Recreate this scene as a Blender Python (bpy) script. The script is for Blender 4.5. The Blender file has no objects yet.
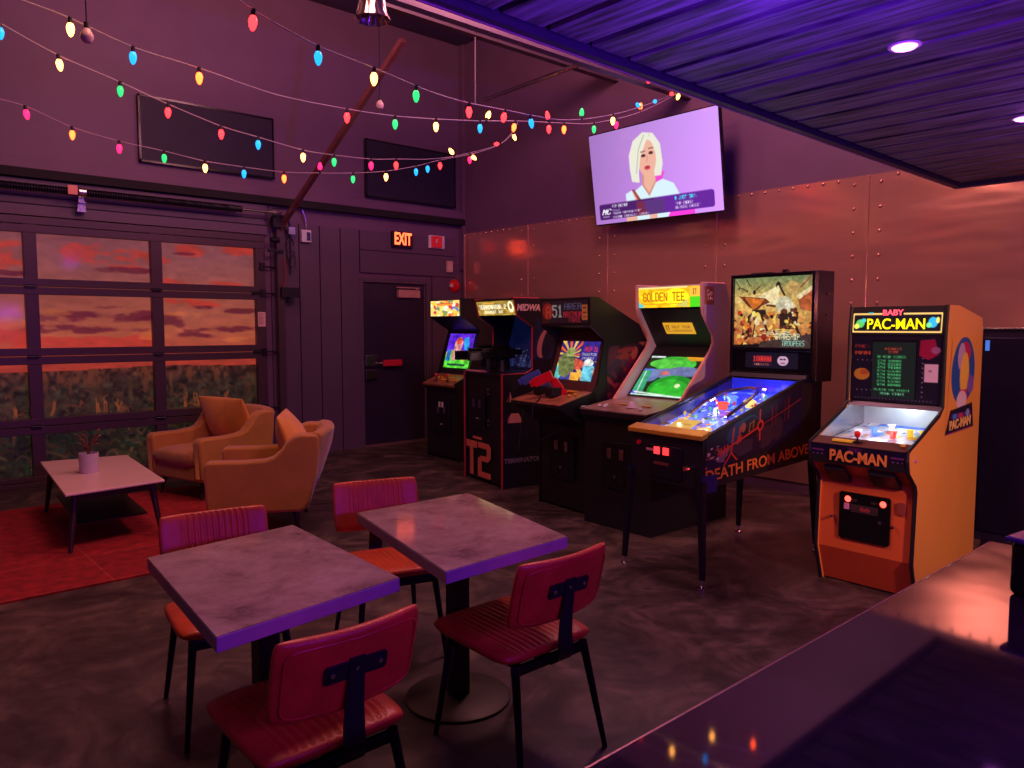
import bpy, math, random
import numpy as np
from mathutils import Vector, Matrix
random.seed(7); rng = np.random.RandomState(7)
PI = math.pi
SC = bpy.context.scene
COL = SC.collection

# ------------------------------------------------------------------ colour and materials
def lin(c):
    return tuple(((x/12.92) if x <= .04045 else ((x+.055)/1.055)**2.4) for x in c)
def rgb(r, g, b):
    return lin((r/255, g/255, b/255))

def new_mat(name):
    m = bpy.data.materials.new(name); m.use_nodes = True
    nt = m.node_tree; nt.nodes.clear()
    out = nt.nodes.new('ShaderNodeOutputMaterial')
    return m, nt, out

def mat(name, col, rough=.5, metal=0, noise=.12, scale=8, bump=0, bscale=60, spec=.5, coat=0, stretch=None, sheen=0):
    m, nt, out = new_mat(name)
    N = nt.nodes; L = nt.links
    p = N.new('ShaderNodeBsdfPrincipled')
    p.inputs['Roughness'].default_value = rough
    p.inputs['Metallic'].default_value = metal
    p.inputs['Specular IOR Level'].default_value = spec
    p.inputs['Coat Weight'].default_value = coat
    p.inputs['Sheen Weight'].default_value = sheen
    tc = N.new('ShaderNodeTexCoord')
    vec = tc.outputs['Object']
    if stretch:
        mp = N.new('ShaderNodeMapping'); mp.inputs['Scale'].default_value = stretch
        L.new(vec, mp.inputs['Vector']); vec = mp.outputs['Vector']
    n = N.new('ShaderNodeTexNoise'); n.inputs['Scale'].default_value = scale; n.inputs['Detail'].default_value = 4
    L.new(vec, n.inputs['Vector'])
    r = N.new('ShaderNodeValToRGB')
    c0 = tuple(x*(1-noise) for x in col) + (1,); c1 = tuple(min(1, x*(1+noise)) for x in col) + (1,)
    r.color_ramp.elements[0].color = c0; r.color_ramp.elements[1].color = c1
    r.color_ramp.elements[0].position = .3; r.color_ramp.elements[1].position = .7
    L.new(n.outputs['Fac'], r.inputs['Fac']); L.new(r.outputs['Color'], p.inputs['Base Color'])
    if bump:
        nb = N.new('ShaderNodeTexNoise'); nb.inputs['Scale'].default_value = bscale; nb.inputs['Detail'].default_value = 3
        L.new(vec, nb.inputs['Vector'])
        b = N.new('ShaderNodeBump'); b.inputs['Strength'].default_value = bump; b.inputs['Distance'].default_value = .01
        L.new(nb.outputs['Fac'], b.inputs['Height']); L.new(b.outputs['Normal'], p.inputs['Normal'])
    L.new(p.outputs['BSDF'], out.inputs['Surface'])
    return m

def emis(name, col, strength, body=None):
    m, nt, out = new_mat(name)
    N = nt.nodes; L = nt.links
    p = N.new('ShaderNodeBsdfPrincipled')
    p.inputs['Base Color'].default_value = tuple(col)+(1,)
    p.inputs['Roughness'].default_value = .25
    p.inputs['Emission Color'].default_value = tuple(col)+(1,)
    p.inputs['Emission Strength'].default_value = strength
    L.new(p.outputs['BSDF'], out.inputs['Surface'])
    return m

def art_mat(name, strength=0, rough=.3, base=1.0, spec=.5, dark=False):
    """colours come from the mesh's own colour attribute; strength > 0 = backlit, a screen, or print made to glow"""
    m, nt, out = new_mat(name)
    N = nt.nodes; L = nt.links
    a = N.new('ShaderNodeAttribute'); a.attribute_name = 'Col'
    p = N.new('ShaderNodeBsdfPrincipled')
    p.inputs['Roughness'].default_value = rough
    p.inputs['Specular IOR Level'].default_value = spec
    if strength:
        p.inputs['Base Color'].default_value = (.01, .01, .01, 1)
        L.new(a.outputs['Color'], p.inputs['Emission Color'])
        p.inputs['Emission Strength'].default_value = strength
    else:
        L.new(a.outputs['Color'], p.inputs['Base Color'])
    L.new(p.outputs['BSDF'], out.inputs['Surface'])
    return m

# ------------------------------------------------------------------ mesh builder
class MB:
    def __init__(s): s.v = []; s.f = []; s.mi = []
    def add(s, vs, fs, m=0, M=None):
        o = len(s.v)
        for p in vs:
            p = Vector(p)
            if M is not None: p = M @ p
            s.v.append(tuple(p))
        for f in fs: s.f.append(tuple(i+o for i in f)); s.mi.append(m)
        return s
    def box(s, x0, x1, y0, y1, z0, z1, m=0, M=None):
        v = [(x, y, z) for z in (z0, z1) for y in (y0, y1) for x in (x0, x1)]
        return s.add(v, [(0,2,3,1),(4,5,7,6),(0,1,5,4),(2,6,7,3),(0,4,6,2),(1,3,7,5)], m, M)
    def prism(s, poly, a, b, axis='y', m=0, M=None):
        """poly of (x,z) extruded along y a..b (axis y), of (y,z) along x (axis x), of (x,y) along z (axis z)"""
        n = len(poly); v = []
        for t in (a, b):
            for p, q in poly:
                v.append((p, t, q) if axis == 'y' else ((t, p, q) if axis == 'x' else (p, q, t)))
        f = [tuple(range(n)), tuple(range(2*n-1, n-1, -1))]
        for i in range(n):
            j = (i+1) % n; f.append((i, i+n, j+n, j))
        return s.add(v, f, m, M)
    def cyl(s, p0, p1, r0, r1=None, n=16, m=0, cap=True):
        r1 = r0 if r1 is None else r1
        p0 = Vector(p0); p1 = Vector(p1); d = (p1-p0).normalized()
        a = d.orthogonal().normalized(); b = d.cross(a)
        v = []
        for p, r in ((p0, r0), (p1, r1)):
            for i in range(n):
                t = 2*PI*i/n; v.append(p + a*math.cos(t)*r + b*math.sin(t)*r)
        f = [(i, (i+1) % n, (i+1) % n+n, i+n) for i in range(n)]
        if cap: f += [tuple(range(n-1, -1, -1)), tuple(range(n, 2*n))]
        return s.add(v, f, m)
    def tube(s, pts, r, n=8, m=0):
        P = [Vector(p) for p in pts]; k = len(P); v = []
        ref = None
        for i, p in enumerate(P):
            d = (P[min(i+1, k-1)]-P[max(i-1, 0)]).normalized()
            if ref is None: ref = d.orthogonal().normalized()
            a = (ref - d*ref.dot(d)).normalized(); ref = a; b = d.cross(a)
            rr = r[i] if isinstance(r, (list, tuple)) else r
            for j in range(n):
                t = 2*PI*j/n; v.append(p + a*math.cos(t)*rr + b*math.sin(t)*rr)
        f = [(i*n+j, i*n+(j+1) % n, (i+1)*n+(j+1) % n, (i+1)*n+j) for i in range(k-1) for j in range(n)]
        f += [tuple(range(n-1, -1, -1)), tuple(range((k-1)*n, k*n))]
        return s.add(v, f, m)
    def lathe(s, prof, c=(0,0,0), n=24, m=0, M=None, cap=True):
        v = []; k = len(prof)
        for r, z in prof:
            for j in range(n):
                t = 2*PI*j/n; v.append((c[0]+r*math.cos(t), c[1]+r*math.sin(t), c[2]+z))
        f = [(i*n+j, i*n+(j+1) % n, (i+1)*n+(j+1) % n, (i+1)*n+j) for i in range(k-1) for j in range(n)]
        if cap: f += [tuple(range(n-1, -1, -1)), tuple(range((k-1)*n, k*n))]
        return s.add(v, f, m, M)
    def build(s, name, mats, parent=None, smooth=False, bevel=0, seg=2, sub=0, loc=None, rot=None, angle=40):
        me = bpy.data.meshes.new(name); me.from_pydata(s.v, [], s.f)
        import bmesh
        bm = bmesh.new(); bm.from_mesh(me); bmesh.ops.recalc_face_normals(bm, faces=bm.faces); bm.to_mesh(me); bm.free()
        if not isinstance(mats, (list, tuple)): mats = [mats]
        for m in mats: me.materials.append(m)
        me.polygons.foreach_set('material_index', s.mi)
        o = bpy.data.objects.new(name, me); COL.objects.link(o)
        if parent is not None: o.parent = parent
        if loc is not None: o.location = loc
        if rot is not None: o.rotation_euler = rot
        if smooth or bevel:
            me.polygons.foreach_set('use_smooth', [True]*len(me.polygons))
        if bevel:
            b = o.modifiers.new('bevel', 'BEVEL'); b.width = bevel; b.segments = seg; b.limit_method = 'ANGLE'; b.angle_limit = math.radians(35)
            b.harden_normals = True
        if sub:
            q = o.modifiers.new('sub', 'SUBSURF'); q.levels = q.render_levels = sub
        if smooth and not bevel and angle < 180:
            e = o.modifiers.new('split', 'EDGE_SPLIT'); e.split_angle = math.radians(angle if not bevel else 60); e.use_edge_sharp = False
        return o

def tag(o, label=None, cat=None, group=None, kind=None):
    if label: o['label'] = label
    if cat: o['category'] = cat
    if group: o['group'] = group
    if kind: o['kind'] = kind
    return o
def thing(name, label, cat, loc=(0,0,0), rz=0, group=None):
    o = bpy.data.objects.new(name, None); COL.objects.link(o)
    o.location = loc; o.rotation_euler = (0, 0, rz); o.empty_display_size = .1
    return tag(o, label, cat, group)
def struct(o): o['kind'] = 'structure'; return o
def copy_tree(o, parent=None, names=None):
    c = o.copy(); COL.objects.link(c)
    c.parent = parent
    for ch in list(o.children): copy_tree(ch, c)
    return c

def pad(w, d, t, ribs=0, ribw=.7, amp=.004, nu=72, nv=40, p=6, curve=0, corner=.05, along='y', puff=0):
    """upholstered pad in the xy plane, thickness t in z; ribs run along y"""
    top = []; 
    for j in range(nv+1):
        for i in range(nu+1):
            u = -1+2*i/nu; v = -1+2*j/nv
            u = math.sin(u*PI/2)*.5+u*.5 if abs(u) > 0 else 0
            v = math.sin(v*PI/2)*.5+v*.5
            h = (max(0, (1-abs(u)**p)*(1-abs(v)**p)))**.38
            rb = 0
            if ribs and abs(u) < ribw and abs(v) < .93:
                rb = amp*(abs(math.sin(PI*ribs*(u/ribw+1)/2))-1)
            x = u*w/2*(1-corner*abs(v)**6); y = v*d/2*(1-corner*abs(u)**6)
            top.append((x, y, h*t/2 + rb + curve*u*u + puff*(1-u*u)*(1-v*v), -h*t/2 + curve*u*u - puff*(1-u*u)*(1-v*v)))
    v = [(a, b, c) for a, b, c, e in top] + [(a, b, e) for a, b, c, e in top]
    n = (nu+1)*(nv+1); f = []
    for j in range(nv):
        for i in range(nu):
            a = j*(nu+1)+i
            f.append((a, a+1, a+nu+2, a+nu+1)); f.append((a+n, a+nu+1+n, a+nu+2+n, a+1+n))
    m = MB(); m.add(v, f)
    return m

def weld(o, d=1e-4):
    import bmesh
    bm = bmesh.new(); bm.from_mesh(o.data); bmesh.ops.remove_doubles(bm, verts=bm.verts, dist=d)
    bmesh.ops.recalc_face_normals(bm, faces=bm.faces); bm.to_mesh(o.data); bm.free()
    o.data.polygons.foreach_set('use_smooth', [True]*len(o.data.polygons))

# ------------------------------------------------------------------ drawn artwork -> coloured mesh grids
FONT = {}
for ln in '''A 0E11111F111111
B 1E11111E11111E
C 0E11101010110E
D 1E11111111111E
E 1F10101E10101F
F 1F10101E101010
G 0E11101711110F
H 1111111F111111
I 0E04040404040E
J 0101010101110E
K 11121418141211
L 1010101010101F
M 111B1515111111
N 11191915131311
O 0E11111111110E
P 1E11111E101010
Q 0E11111115120D
R 1E11111E141211
S 0F10100E01011E
T 1F040404040404
U 1111111111110E
V 111111110A0A04
W 11111115151B11
X 11110A040A1111
Y 11110A04040404
Z 1F01020408101F
0 0E11131519110E
1 040C040404040E
2 0E11010608101F
3 0E11010601110E
4 02060A121F0202
5 1F101E0101110E
6 0E10101E11110E
7 1F010204040404
8 0E11110E11110E
9 0E11110F01010E
- 0000000E000000
! 04040404040004
. 00000000000004
: 00040000000400
" 0A0A0000000000
# 0A0A1F0A1F0A0A
( 02040808080402
) 08040202020408'''.split('\n'):
    ch, hx = ln.split(' '); FONT[ch] = [int(hx[i*2:i*2+2], 16) for i in range(7)]

def vnoise(h, w, sy, sx, seed, octs=4):
    r = np.random.RandomState(seed); out = np.zeros((h, w)); amp = 1; tot = 0
    for o in range(octs):
        gy = max(2, int(sy*2**o))+2; gx = max(2, int(sx*2**o))+2
        g = r.rand(gy, gx)
        yy = np.linspace(0, gy-2.001, h); xx = np.linspace(0, gx-2.001, w)
        y0 = yy.astype(int); x0 = xx.astype(int); fy = (yy-y0)[:, None]; fx = (xx-x0)[None]
        fy = fy*fy*(3-2*fy); fx = fx*fx*(3-2*fx)
        a = g[y0][:, x0]; b = g[y0][:, x0+1]; c = g[y0+1][:, x0]; d = g[y0+1][:, x0+1]
        out += amp*((a*(1-fx)+b*fx)*(1-fy)+(c*(1-fx)+d*fx)*fy); tot += amp; amp *= .5
    return out/tot

class Art:
    """a picture in 0..1 x 0..1 (y down); colours 0..255 sRGB"""
    def __init__(s, w, h, bg=(0,0,0), ss=3):
        s.w = w; s.h = h; s.ss = ss; s.W = w*ss; s.H = h*ss
        s.a = np.zeros((s.H, s.W, 3)); s.a[:] = bg
        s.yy, s.xx = np.mgrid[0:s.H, 0:s.W]; s.yy = (s.yy+.5)/s.H; s.xx = (s.xx+.5)/s.W
        s.asp = w/h
    def put(s, mask, c):
        s.a[mask] = c; return s
    def rect(s, x0, y0, x1, y1, c): return s.put((s.xx >= x0) & (s.xx <= x1) & (s.yy >= y0) & (s.yy <= y1), c)
    def rrect(s, x0, y0, x1, y1, r, c):
        dx = np.maximum(np.maximum(x0+r-s.xx, s.xx-(x1-r)), 0); ry = r*s.asp
        dy = np.maximum(np.maximum(y0+ry-s.yy, s.yy-(y1-ry)), 0)/s.asp
        return s.put(dx*dx+dy*dy <= r*r, c)
    def ell(s, cx, cy, rx, ry, c, ang=0):
        dx = (s.xx-cx); dy = (s.yy-cy)
        if ang:
            k, q = math.cos(ang), math.sin(ang); X = dx*s.asp; dx, dy = (X*k+dy*q)/s.asp, -X*q+dy*k
        return s.put((dx/rx)**2+(dy/ry)**2 <= 1, c)
    def poly(s, pts, c):
        m = np.zeros(s.xx.shape, bool); n = len(pts)
        for i in range(n):
            x0, y0 = pts[i]; x1, y1 = pts[(i+1) % n]
            if y0 == y1: continue
            cr = ((y0 > s.yy) != (y1 > s.yy)) & (s.xx < (x1-x0)*(s.yy-y0)/(y1-y0)+x0)
            m ^= cr
        return s.put(m, c)
    def line(s, x0, y0, x1, y1, t, c):
        """t in units of the height"""
        X = s.xx*s.asp; a = x0*s.asp; b = x1*s.asp
        dx, dy = b-a, y1-y0; L2 = dx*dx+dy*dy+1e-12
        u = np.clip(((X-a)*dx+(s.yy-y0)*dy)/L2, 0, 1)
        return s.put((X-a-u*dx)**2+(s.yy-y0-u*dy)**2 <= (t/2)**2, c)
    def pl(s, pts, t, c):
        for p, q in zip(pts, pts[1:]): s.line(p[0], p[1], q[0], q[1], t, c)
        return s
    def text(s, st, x, y, h, c, wid=None, bold=0, slant=0):
        """x,y top-left, h glyph height; wid = total width"""
        n = len(st); cw = (wid/(n*6-1)) if wid else (h/7/s.asp)
        chh = h/7
        for i, ch in enumerate(st.upper()):
            g = FONT.get(ch)
            if not g: continue
            for r in range(7):
                for k in range(5):
                    if g[r] >> (4-k) & 1:
                        X = x+(i*6+k)*cw + slant*(7-r)*cw; Y = y+r*chh
                        s.rect(X-bold*cw, Y, X+cw*(1+bold), Y+chh*1.05, c)
        return s
    def noise(s, amt, sx=20, sy=20, seed=1, octs=3, mask=None):
        n = vnoise(s.H, s.W, sy, sx, seed, octs)[..., None]
        f = 1+amt*(n-.5)*2
        if mask is None: s.a *= f
        else: s.a = np.where(mask[..., None], s.a*f, s.a)
        return s
    def out(s):
        a = np.clip(s.a, 0, 255).reshape(s.h, s.ss, s.w, s.ss, 3).mean((1, 3))/255
        return np.where(a <= .04045, a/12.92, ((a+.055)/1.055)**2.4)

def art_obj(name, art, mtl, tl, tr, br, bl, parent=None, off=0, bulge=0):
    """a colour-attribute grid spanning the quad tl,tr,br,bl (any coordinates)"""
    c = art.out(); h, w, _ = c.shape
    # vertex grid: one vertex per pixel, edges pushed out to the border
    u = (np.arange(w)/(w-1))[None, :, None]; v = (np.arange(h)/(h-1))[:, None, None]
    tl, tr, br, bl = [np.array(p, float) for p in (tl, tr, br, bl)]
    P = (tl*(1-u)+tr*u)*(1-v)+(bl*(1-u)+br*u)*v
    nrm = np.cross(tr-tl, bl-tl); nrm = -nrm/np.linalg.norm(nrm)
    P = P+nrm*off
    if bulge: P = P + nrm*bulge*(1-(2*u-1)**2)*(1-(2*v-1)**2)
    me = bpy.data.meshes.new(name)
    n = w*h; nf = (w-1)*(h-1)
    me.vertices.add(n); me.vertices.foreach_set('co', P.reshape(-1).astype(np.float32))
    idx = np.arange(n).reshape(h, w)
    q = np.stack([idx[:-1, :-1], idx[1:, :-1], idx[1:, 1:], idx[:-1, 1:]], -1).reshape(-1)
    me.loops.add(nf*4); me.loops.foreach_set('vertex_index', q.astype(np.int32))
    me.polygons.add(nf); me.polygons.foreach_set('loop_start', np.arange(0, nf*4, 4, dtype=np.int32))
    me.update(calc_edges=True)
    ca = me.color_attributes.new('Col', 'FLOAT_COLOR', 'POINT')
    rgba = np.ones((n, 4), np.float32); rgba[:, :3] = c.reshape(-1, 3)
    ca.data.foreach_set('color', rgba.reshape(-1))
    me.materials.append(mtl); me.validate()
    o = bpy.data.objects.new(name, me); COL.objects.link(o)
    if parent is not None: o.parent = parent
    return o

def text_obj(name, s, size, mtl, parent, M, extrude=.001, align='CENTER', bold=.0, width=None, shear=0):
    cu = bpy.data.curves.new('t', 'FONT'); cu.body = s; cu.size = size; cu.extrude = extrude; cu.align_x = align; cu.align_y = 'CENTER'
    cu.offset = bold; cu.shear = shear
    t = bpy.data.objects.new('t', cu); COL.objects.link(t)
    bpy.context.view_layer.update()
    dg = bpy.context.evaluated_depsgraph_get()
    me = bpy.data.meshes.new_from_object(t.evaluated_get(dg))
    bpy.data.objects.remove(t)
    me.name = name
    if width:
        xs = [v.co.x for v in me.vertices]; k = width/(max(xs)-min(xs))
        for v in me.vertices: v.co.x *= k
    me.transform(M); me.materials.clear(); me.materials.append(mtl)
    o = bpy.data.objects.new(name, me); COL.objects.link(o)
    if parent is not None: o.parent = parent
    return o

def frame_M(origin, right, up):
    """matrix: x -> right, y -> up, z -> toward the reader"""
    r = Vector(right).normalized(); u = Vector(up).normalized(); n = r.cross(u)
    M = Matrix(((r.x, u.x, n.x, origin[0]), (r.y, u.y, n.y, origin[1]), (r.z, u.z, n.z, origin[2]), (0,0,0,1)))
    return M

# ------------------------------------------------------------------ camera
HCAM = 1.52; YAW = math.radians(48.287); PITCH = math.radians(4.261); F = 765.0
cd = bpy.data.cameras.new('camera'); cam = bpy.data.objects.new('camera', cd); COL.objects.link(cam)
cam.location = (0, 0, HCAM); cam.rotation_euler = (PI/2-PITCH, 0, YAW-PI/2)
cd.sensor_width = 36; cd.lens = F/1024*36; cd.clip_start = .05
SC.camera = cam
_fw = Vector((math.cos(YAW)*math.cos(PITCH), math.sin(YAW)*math.cos(PITCH), -math.sin(PITCH)))
_rt = Vector((math.sin(YAW), -math.cos(YAW), 0)); _up = _rt.cross(_fw)
def ray(u, v): return _fw+_rt*((u-512)/F)-_up*((v-384)/F)
CP = Vector((0, 0, HCAM))
def ony(u, v, y): d = ray(u, v); return CP+d*(y/d.y)
def onx(u, v, x): d = ray(u, v); return CP+d*(x/d.x)
def onz(u, v, z): d = ray(u, v); return CP+d*((z-HCAM)/d.z)

YG = 8.426; XS = 6.57; ZC = 5.3

# ------------------------------------------------------------------ shared materials
M = {}
M['wall'] = mat('dark plum painted wall', rgb(106, 76, 106), .55, noise=.06, scale=3)
M['board'] = mat('dark painted boards', rgb(92, 72, 94), .5, noise=.06, scale=2, stretch=(1,1,.1))
M['groove'] = mat('board groove', rgb(18, 12, 20), .8)
M['ceil'] = mat('dark ceiling', rgb(70, 55, 80), .8)
M['beamm'] = mat('dark steel beam', rgb(95, 75, 95), .5, metal=.2)
M['black'] = mat('matte black laminate', rgb(26, 24, 32), .45, noise=.1)
M['blackgloss'] = mat('gloss black', rgb(16, 15, 20), .18)
M['metal_dark'] = mat('black powder coated steel', rgb(34, 32, 44), .35, metal=.4)
M['steel'] = mat('brushed steel', rgb(190, 185, 190), .25, metal=1)
M['chrome'] = mat('chrome', rgb(220, 220, 225), .12, metal=1)
M['leather'] = mat('rust leather', rgb(186, 70, 40), .36, noise=.16, scale=14, bump=.15, bscale=120)
M['leather_b'] = M['leather']
M['velvet'] = mat('mustard velvet', rgb(182, 122, 48), .75, noise=.12, scale=6, bump=.1, bscale=200, sheen=.4)
M['velvet_c'] = mat('mustard velvet cushion', rgb(222, 148, 42), .75, noise=.14, scale=7, bump=.15, bscale=90, sheen=.4)
M['wood_dark'] = mat('dark walnut', rgb(50, 32, 30), .4, stretch=(1,1,8))
M['white_top'] = mat('pale lacquered table top', rgb(226, 196, 186), .3, noise=.03)
M['ceramic'] = mat('pale ceramic', rgb(205, 190, 200), .4)
M['leaf'] = mat('reddish leaves', rgb(120, 60, 50), .5)
M['white_plastic'] = mat('white plastic', rgb(225, 220, 225), .4)
M['red_plastic'] = mat('red plastic', rgb(225, 28, 40), .3, noise=.03)
M['blue_plastic'] = mat('blue plastic', rgb(70, 90, 175), .3, noise=.03)
M['yellow_btn'] = mat('yellow print', rgb(230, 170, 50), .35)
M['red_trim'] = mat('red edge trim', rgb(170, 44, 50), .4)
M['pink_trim'] = mat('pale edge trim', rgb(225, 150, 150), .4)
M['orange_cab'] = mat('orange cabinet paint', rgb(226, 106, 52), .45, noise=.04, scale=3)
M['yellow_cab'] = mat('yellow cabinet paint', rgb(232, 158, 76), .45, noise=.04, scale=3)
M['white_cab'] = mat('white laminate cabinet', rgb(222, 205, 210), .4, noise=.03)
M['brown_bezel'] = mat('brown bezel board', rgb(92, 52, 46), .5)
M['panel_print'] = mat('worn control panel print', rgb(112, 90, 82), .35, noise=.5, scale=9)
M['wood_cp'] = mat('wood print control panel', rgb(150, 92, 68), .3, noise=.35, scale=12)
M['gold'] = mat('gold lockdown bar', rgb(240, 190, 70), .3, metal=.5)
M['print'] = art_mat('printed art', 0, .35)
M['print_matte'] = art_mat('printed side art', 0, .45)
M['screen'] = art_mat('lit screen', 1.0, .15)
M['marquee'] = art_mat('backlit marquee', 1.4, .25)
M['marquee_dim'] = art_mat('dim marquee', .45, .25)
M['tvs'] = art_mat('television picture', 1.15, .2)

def glass_mat():
    m, nt, out = new_mat('clear glass')
    N = nt.nodes; L = nt.links
    t = N.new('ShaderNodeBsdfTransparent'); g = N.new('ShaderNodeBsdfGlossy'); g.inputs['Roughness'].default_value = .09
    fr = N.new('ShaderNodeFresnel'); fr.inputs['IOR'].default_value = 1.35
    mx = N.new('ShaderNodeMixShader')
    ge = N.new('ShaderNodeNewGeometry'); sb = N.new('ShaderNodeMath'); sb.operation = 'SUBTRACT'; sb.inputs[0].default_value = 1
    ml = N.new('ShaderNodeMath'); ml.operation = 'MULTIPLY'
    L.new(ge.outputs['Backfacing'], sb.inputs[1]); L.new(sb.outputs[0], ml.inputs[0]); L.new(fr.outputs[0], ml.inputs[1])
    L.new(ml.outputs[0], mx.inputs[0]); L.new(t.outputs[0], mx.inputs[1]); L.new(g.outputs[0], mx.inputs[2])
    L.new(mx.outputs[0], out.inputs['Surface'])
    return m
M['glass'] = glass_mat()

# floor: stained concrete, swirls
def floor_mat():
    m, nt, out = new_mat('stained concrete'); N = nt.nodes; L = nt.links
    p = N.new('ShaderNodeBsdfPrincipled')
    tc = N.new('ShaderNodeTexCoord')
    n1 = N.new('ShaderNodeTexNoise'); n1.inputs['Scale'].default_value = 1.5; n1.inputs['Detail'].default_value = 7; n1.inputs['Distortion'].default_value = 2.4; n1.inputs['Roughness'].default_value = .62
    n2 = N.new('ShaderNodeTexNoise'); n2.inputs['Scale'].default_value = 9; n2.inputs['Detail'].default_value = 5; n2.inputs['Distortion'].default_value = 1
    L.new(tc.outputs['Object'], n1.inputs['Vector']); L.new(tc.outputs['Object'], n2.inputs['Vector'])
    r = N.new('ShaderNodeValToRGB'); e = r.color_ramp.elements
    e[0].position = .32; e[0].color = rgb(40, 32, 32)+(1,); e[1].position = .72; e[1].color = rgb(112, 94, 84)+(1,)
    k = e.new(.5); k.color = rgb(70, 57, 54)+(1,)
    L.new(n1.outputs['Fac'], r.inputs['Fac'])
    mx = N.new('ShaderNodeMix'); mx.data_type = 'RGBA'; mx.blend_type = 'MULTIPLY'; mx.inputs[0].default_value = .5
    r2 = N.new('ShaderNodeValToRGB'); r2.color_ramp.elements[0].color = (.45,.45,.45,1); r2.color_ramp.elements[1].color = (1.3,1.3,1.3,1)
    r2.color_ramp.elements[0].position = .35; r2.color_ramp.elements[1].position = .65
    L.new(n2.outputs['Fac'], r2.inputs['Fac'])
    L.new(r.outputs['Color'], mx.inputs[6]); L.new(r2.outputs['Color'], mx.inputs[7])
    L.new(mx.outputs[2], p.inputs['Base Color'])
    mr = N.new('ShaderNodeMapRange'); mr.inputs[3].default_value = .32; mr.inputs[4].default_value = .6
    L.new(n2.outputs['Fac'], mr.inputs[0]); L.new(mr.outputs[0], p.inputs['Roughness'])
    b = N.new('ShaderNodeBump'); b.inputs['Strength'].default_value = .25; b.inputs['Distance'].default_value = .02
    L.new(n1.outputs['Fac'], b.inputs['Height']); L.new(b.outputs['Normal'], p.inputs['Normal'])
    L.new(p.outputs['BSDF'], out.inputs['Surface']); return m
M['floor'] = floor_mat()

def copper_mat():
    m, nt, out = new_mat('riveted copper coloured sheet'); N = nt.nodes; L = nt.links
    p = N.new('ShaderNodeBsdfPrincipled')
    p.inputs['Metallic'].default_value = .62; p.inputs['Roughness'].default_value = .19
    tc = N.new('ShaderNodeTexCoord'); mp = N.new('ShaderNodeMapping'); mp.inputs['Scale'].default_value = (1, .8, 3.2)
    L.new(tc.outputs['Object'], mp.inputs['Vector'])
    n = N.new('ShaderNodeTexNoise'); n.inputs['Scale'].default_value = 1.1; n.inputs['Detail'].default_value = 2
    L.new(mp.outputs[0], n.inputs['Vector'])
    r = N.new('ShaderNodeValToRGB'); r.color_ramp.elements[0].color = rgb(208, 150, 140)+(1,); r.color_ramp.elements[1].color = rgb(226, 168, 152)+(1,)
    L.new(n.outputs['Fac'], r.inputs['Fac']); L.new(r.outputs[0], p.inputs['Base Color'])
    b = N.new('ShaderNodeBump'); b.inputs['Strength'].default_value = .35; b.inputs['Distance'].default_value = .03
    L.new(n.outputs['Fac'], b.inputs['Height']); L.new(b.outputs[0], p.inputs['Normal'])
    L.new(p.outputs[0], out.inputs[0]); return m
M['copper'] = copper_mat()

def stone_mat(name, c0, c1, c2, rough, scale=4.5):
    m, nt, out = new_mat(name); N = nt.nodes; L = nt.links
    p = N.new('ShaderNodeBsdfPrincipled'); tc = N.new('ShaderNodeTexCoord')
    n = N.new('ShaderNodeTexNoise'); n.inputs['Scale'].default_value = scale; n.inputs['Detail'].default_value = 10; n.inputs['Distortion'].default_value = .3; n.inputs['Roughness'].default_value = .72
    L.new(tc.outputs['Object'], n.inputs['Vector'])
    r = N.new('ShaderNodeValToRGB'); e = r.color_ramp.elements
    e[0].position = .33; e[0].color = c0+(1,); e[1].position = .66; e[1].color = c2+(1,); k = e.new(.48); k.color = c1+(1,)
    L.new(n.outputs['Fac'], r.inputs['Fac']); L.new(r.outputs[0], p.inputs['Base Color'])
    p.inputs['Roughness'].default_value = rough; p.inputs['Specular IOR Level'].default_value = .9
    L.new(p.outputs[0], out.inputs[0]); return m
M['tabletop'] = stone_mat('grey stone print table top', rgb(104, 80, 80), rgb(152, 124, 120), rgb(178, 152, 148), .09)
M['edge'] = mat('grey table edge', rgb(150, 140, 160), .35)
M['counter'] = stone_mat('polished dark counter', rgb(22, 17, 24), rgb(34, 27, 32), rgb(46, 38, 42), .045, 7)

# ------------------------------------------------------------------ the room
MB().box(-3, XS, -3, YG, -.1, 0).build('floor', M['floor'])['kind'] = 'structure'
MB().box(-3, XS, -3, YG+.4, ZC, ZC+.1).build('ceiling', M['ceil'])['kind'] = 'structure'
# garage wall: leave the door opening X .2..3.72 / z 0..2.5
GX0, GX1, GZ1 = .18, 3.73, 2.56
m = MB().box(-3, GX0, YG, YG+.15, 0, ZC).box(GX1, 5.0-.06, YG, YG+.15, 0, ZC).box(6.02, XS+.1, YG, YG+.15, 0, ZC)
m.box(GX0, GX1, YG, YG+.15, GZ1, ZC).box(4.94, 6.02, YG, YG+.15, 2.14, ZC)
m.build('wall_back', M['wall'])['kind'] = 'structure'
# lower cladding boards right of the door, with grooves between
m = MB(); xs = [3.80, 3.935, 4.15, 4.415, 4.69, 4.955]
for a, b in zip(xs, xs[1:]): m.box(a+.008, b-.008, YG-.03, YG, 0, 2.72)
m.box(4.965, 6.45, YG-.03, YG, 2.20, 2.47).box(4.965, 6.45, YG-.03, YG, 2.48, 2.72).box(6.06, 6.5, YG-.03, YG, 0, 2.19)
m.box(3.8, 6.5, YG-.02, YG-.0005, 2.0, 2.72, 1) if False else None
m.build('trim_1', M['board'])['kind'] = 'structure'
MB().box(-3, XS, YG-.1, YG, 2.90, 2.985).build('trim_2', M['groove'], bevel=.005)['kind'] = 'structure'  # near-black ledge, shadow line under the upper wall put into its colour
MB().box(-3, XS, YG-.055, YG, 2.985, 3.09).build('trim_3', M['wall'], bevel=.005)['kind'] = 'structure'
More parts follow.
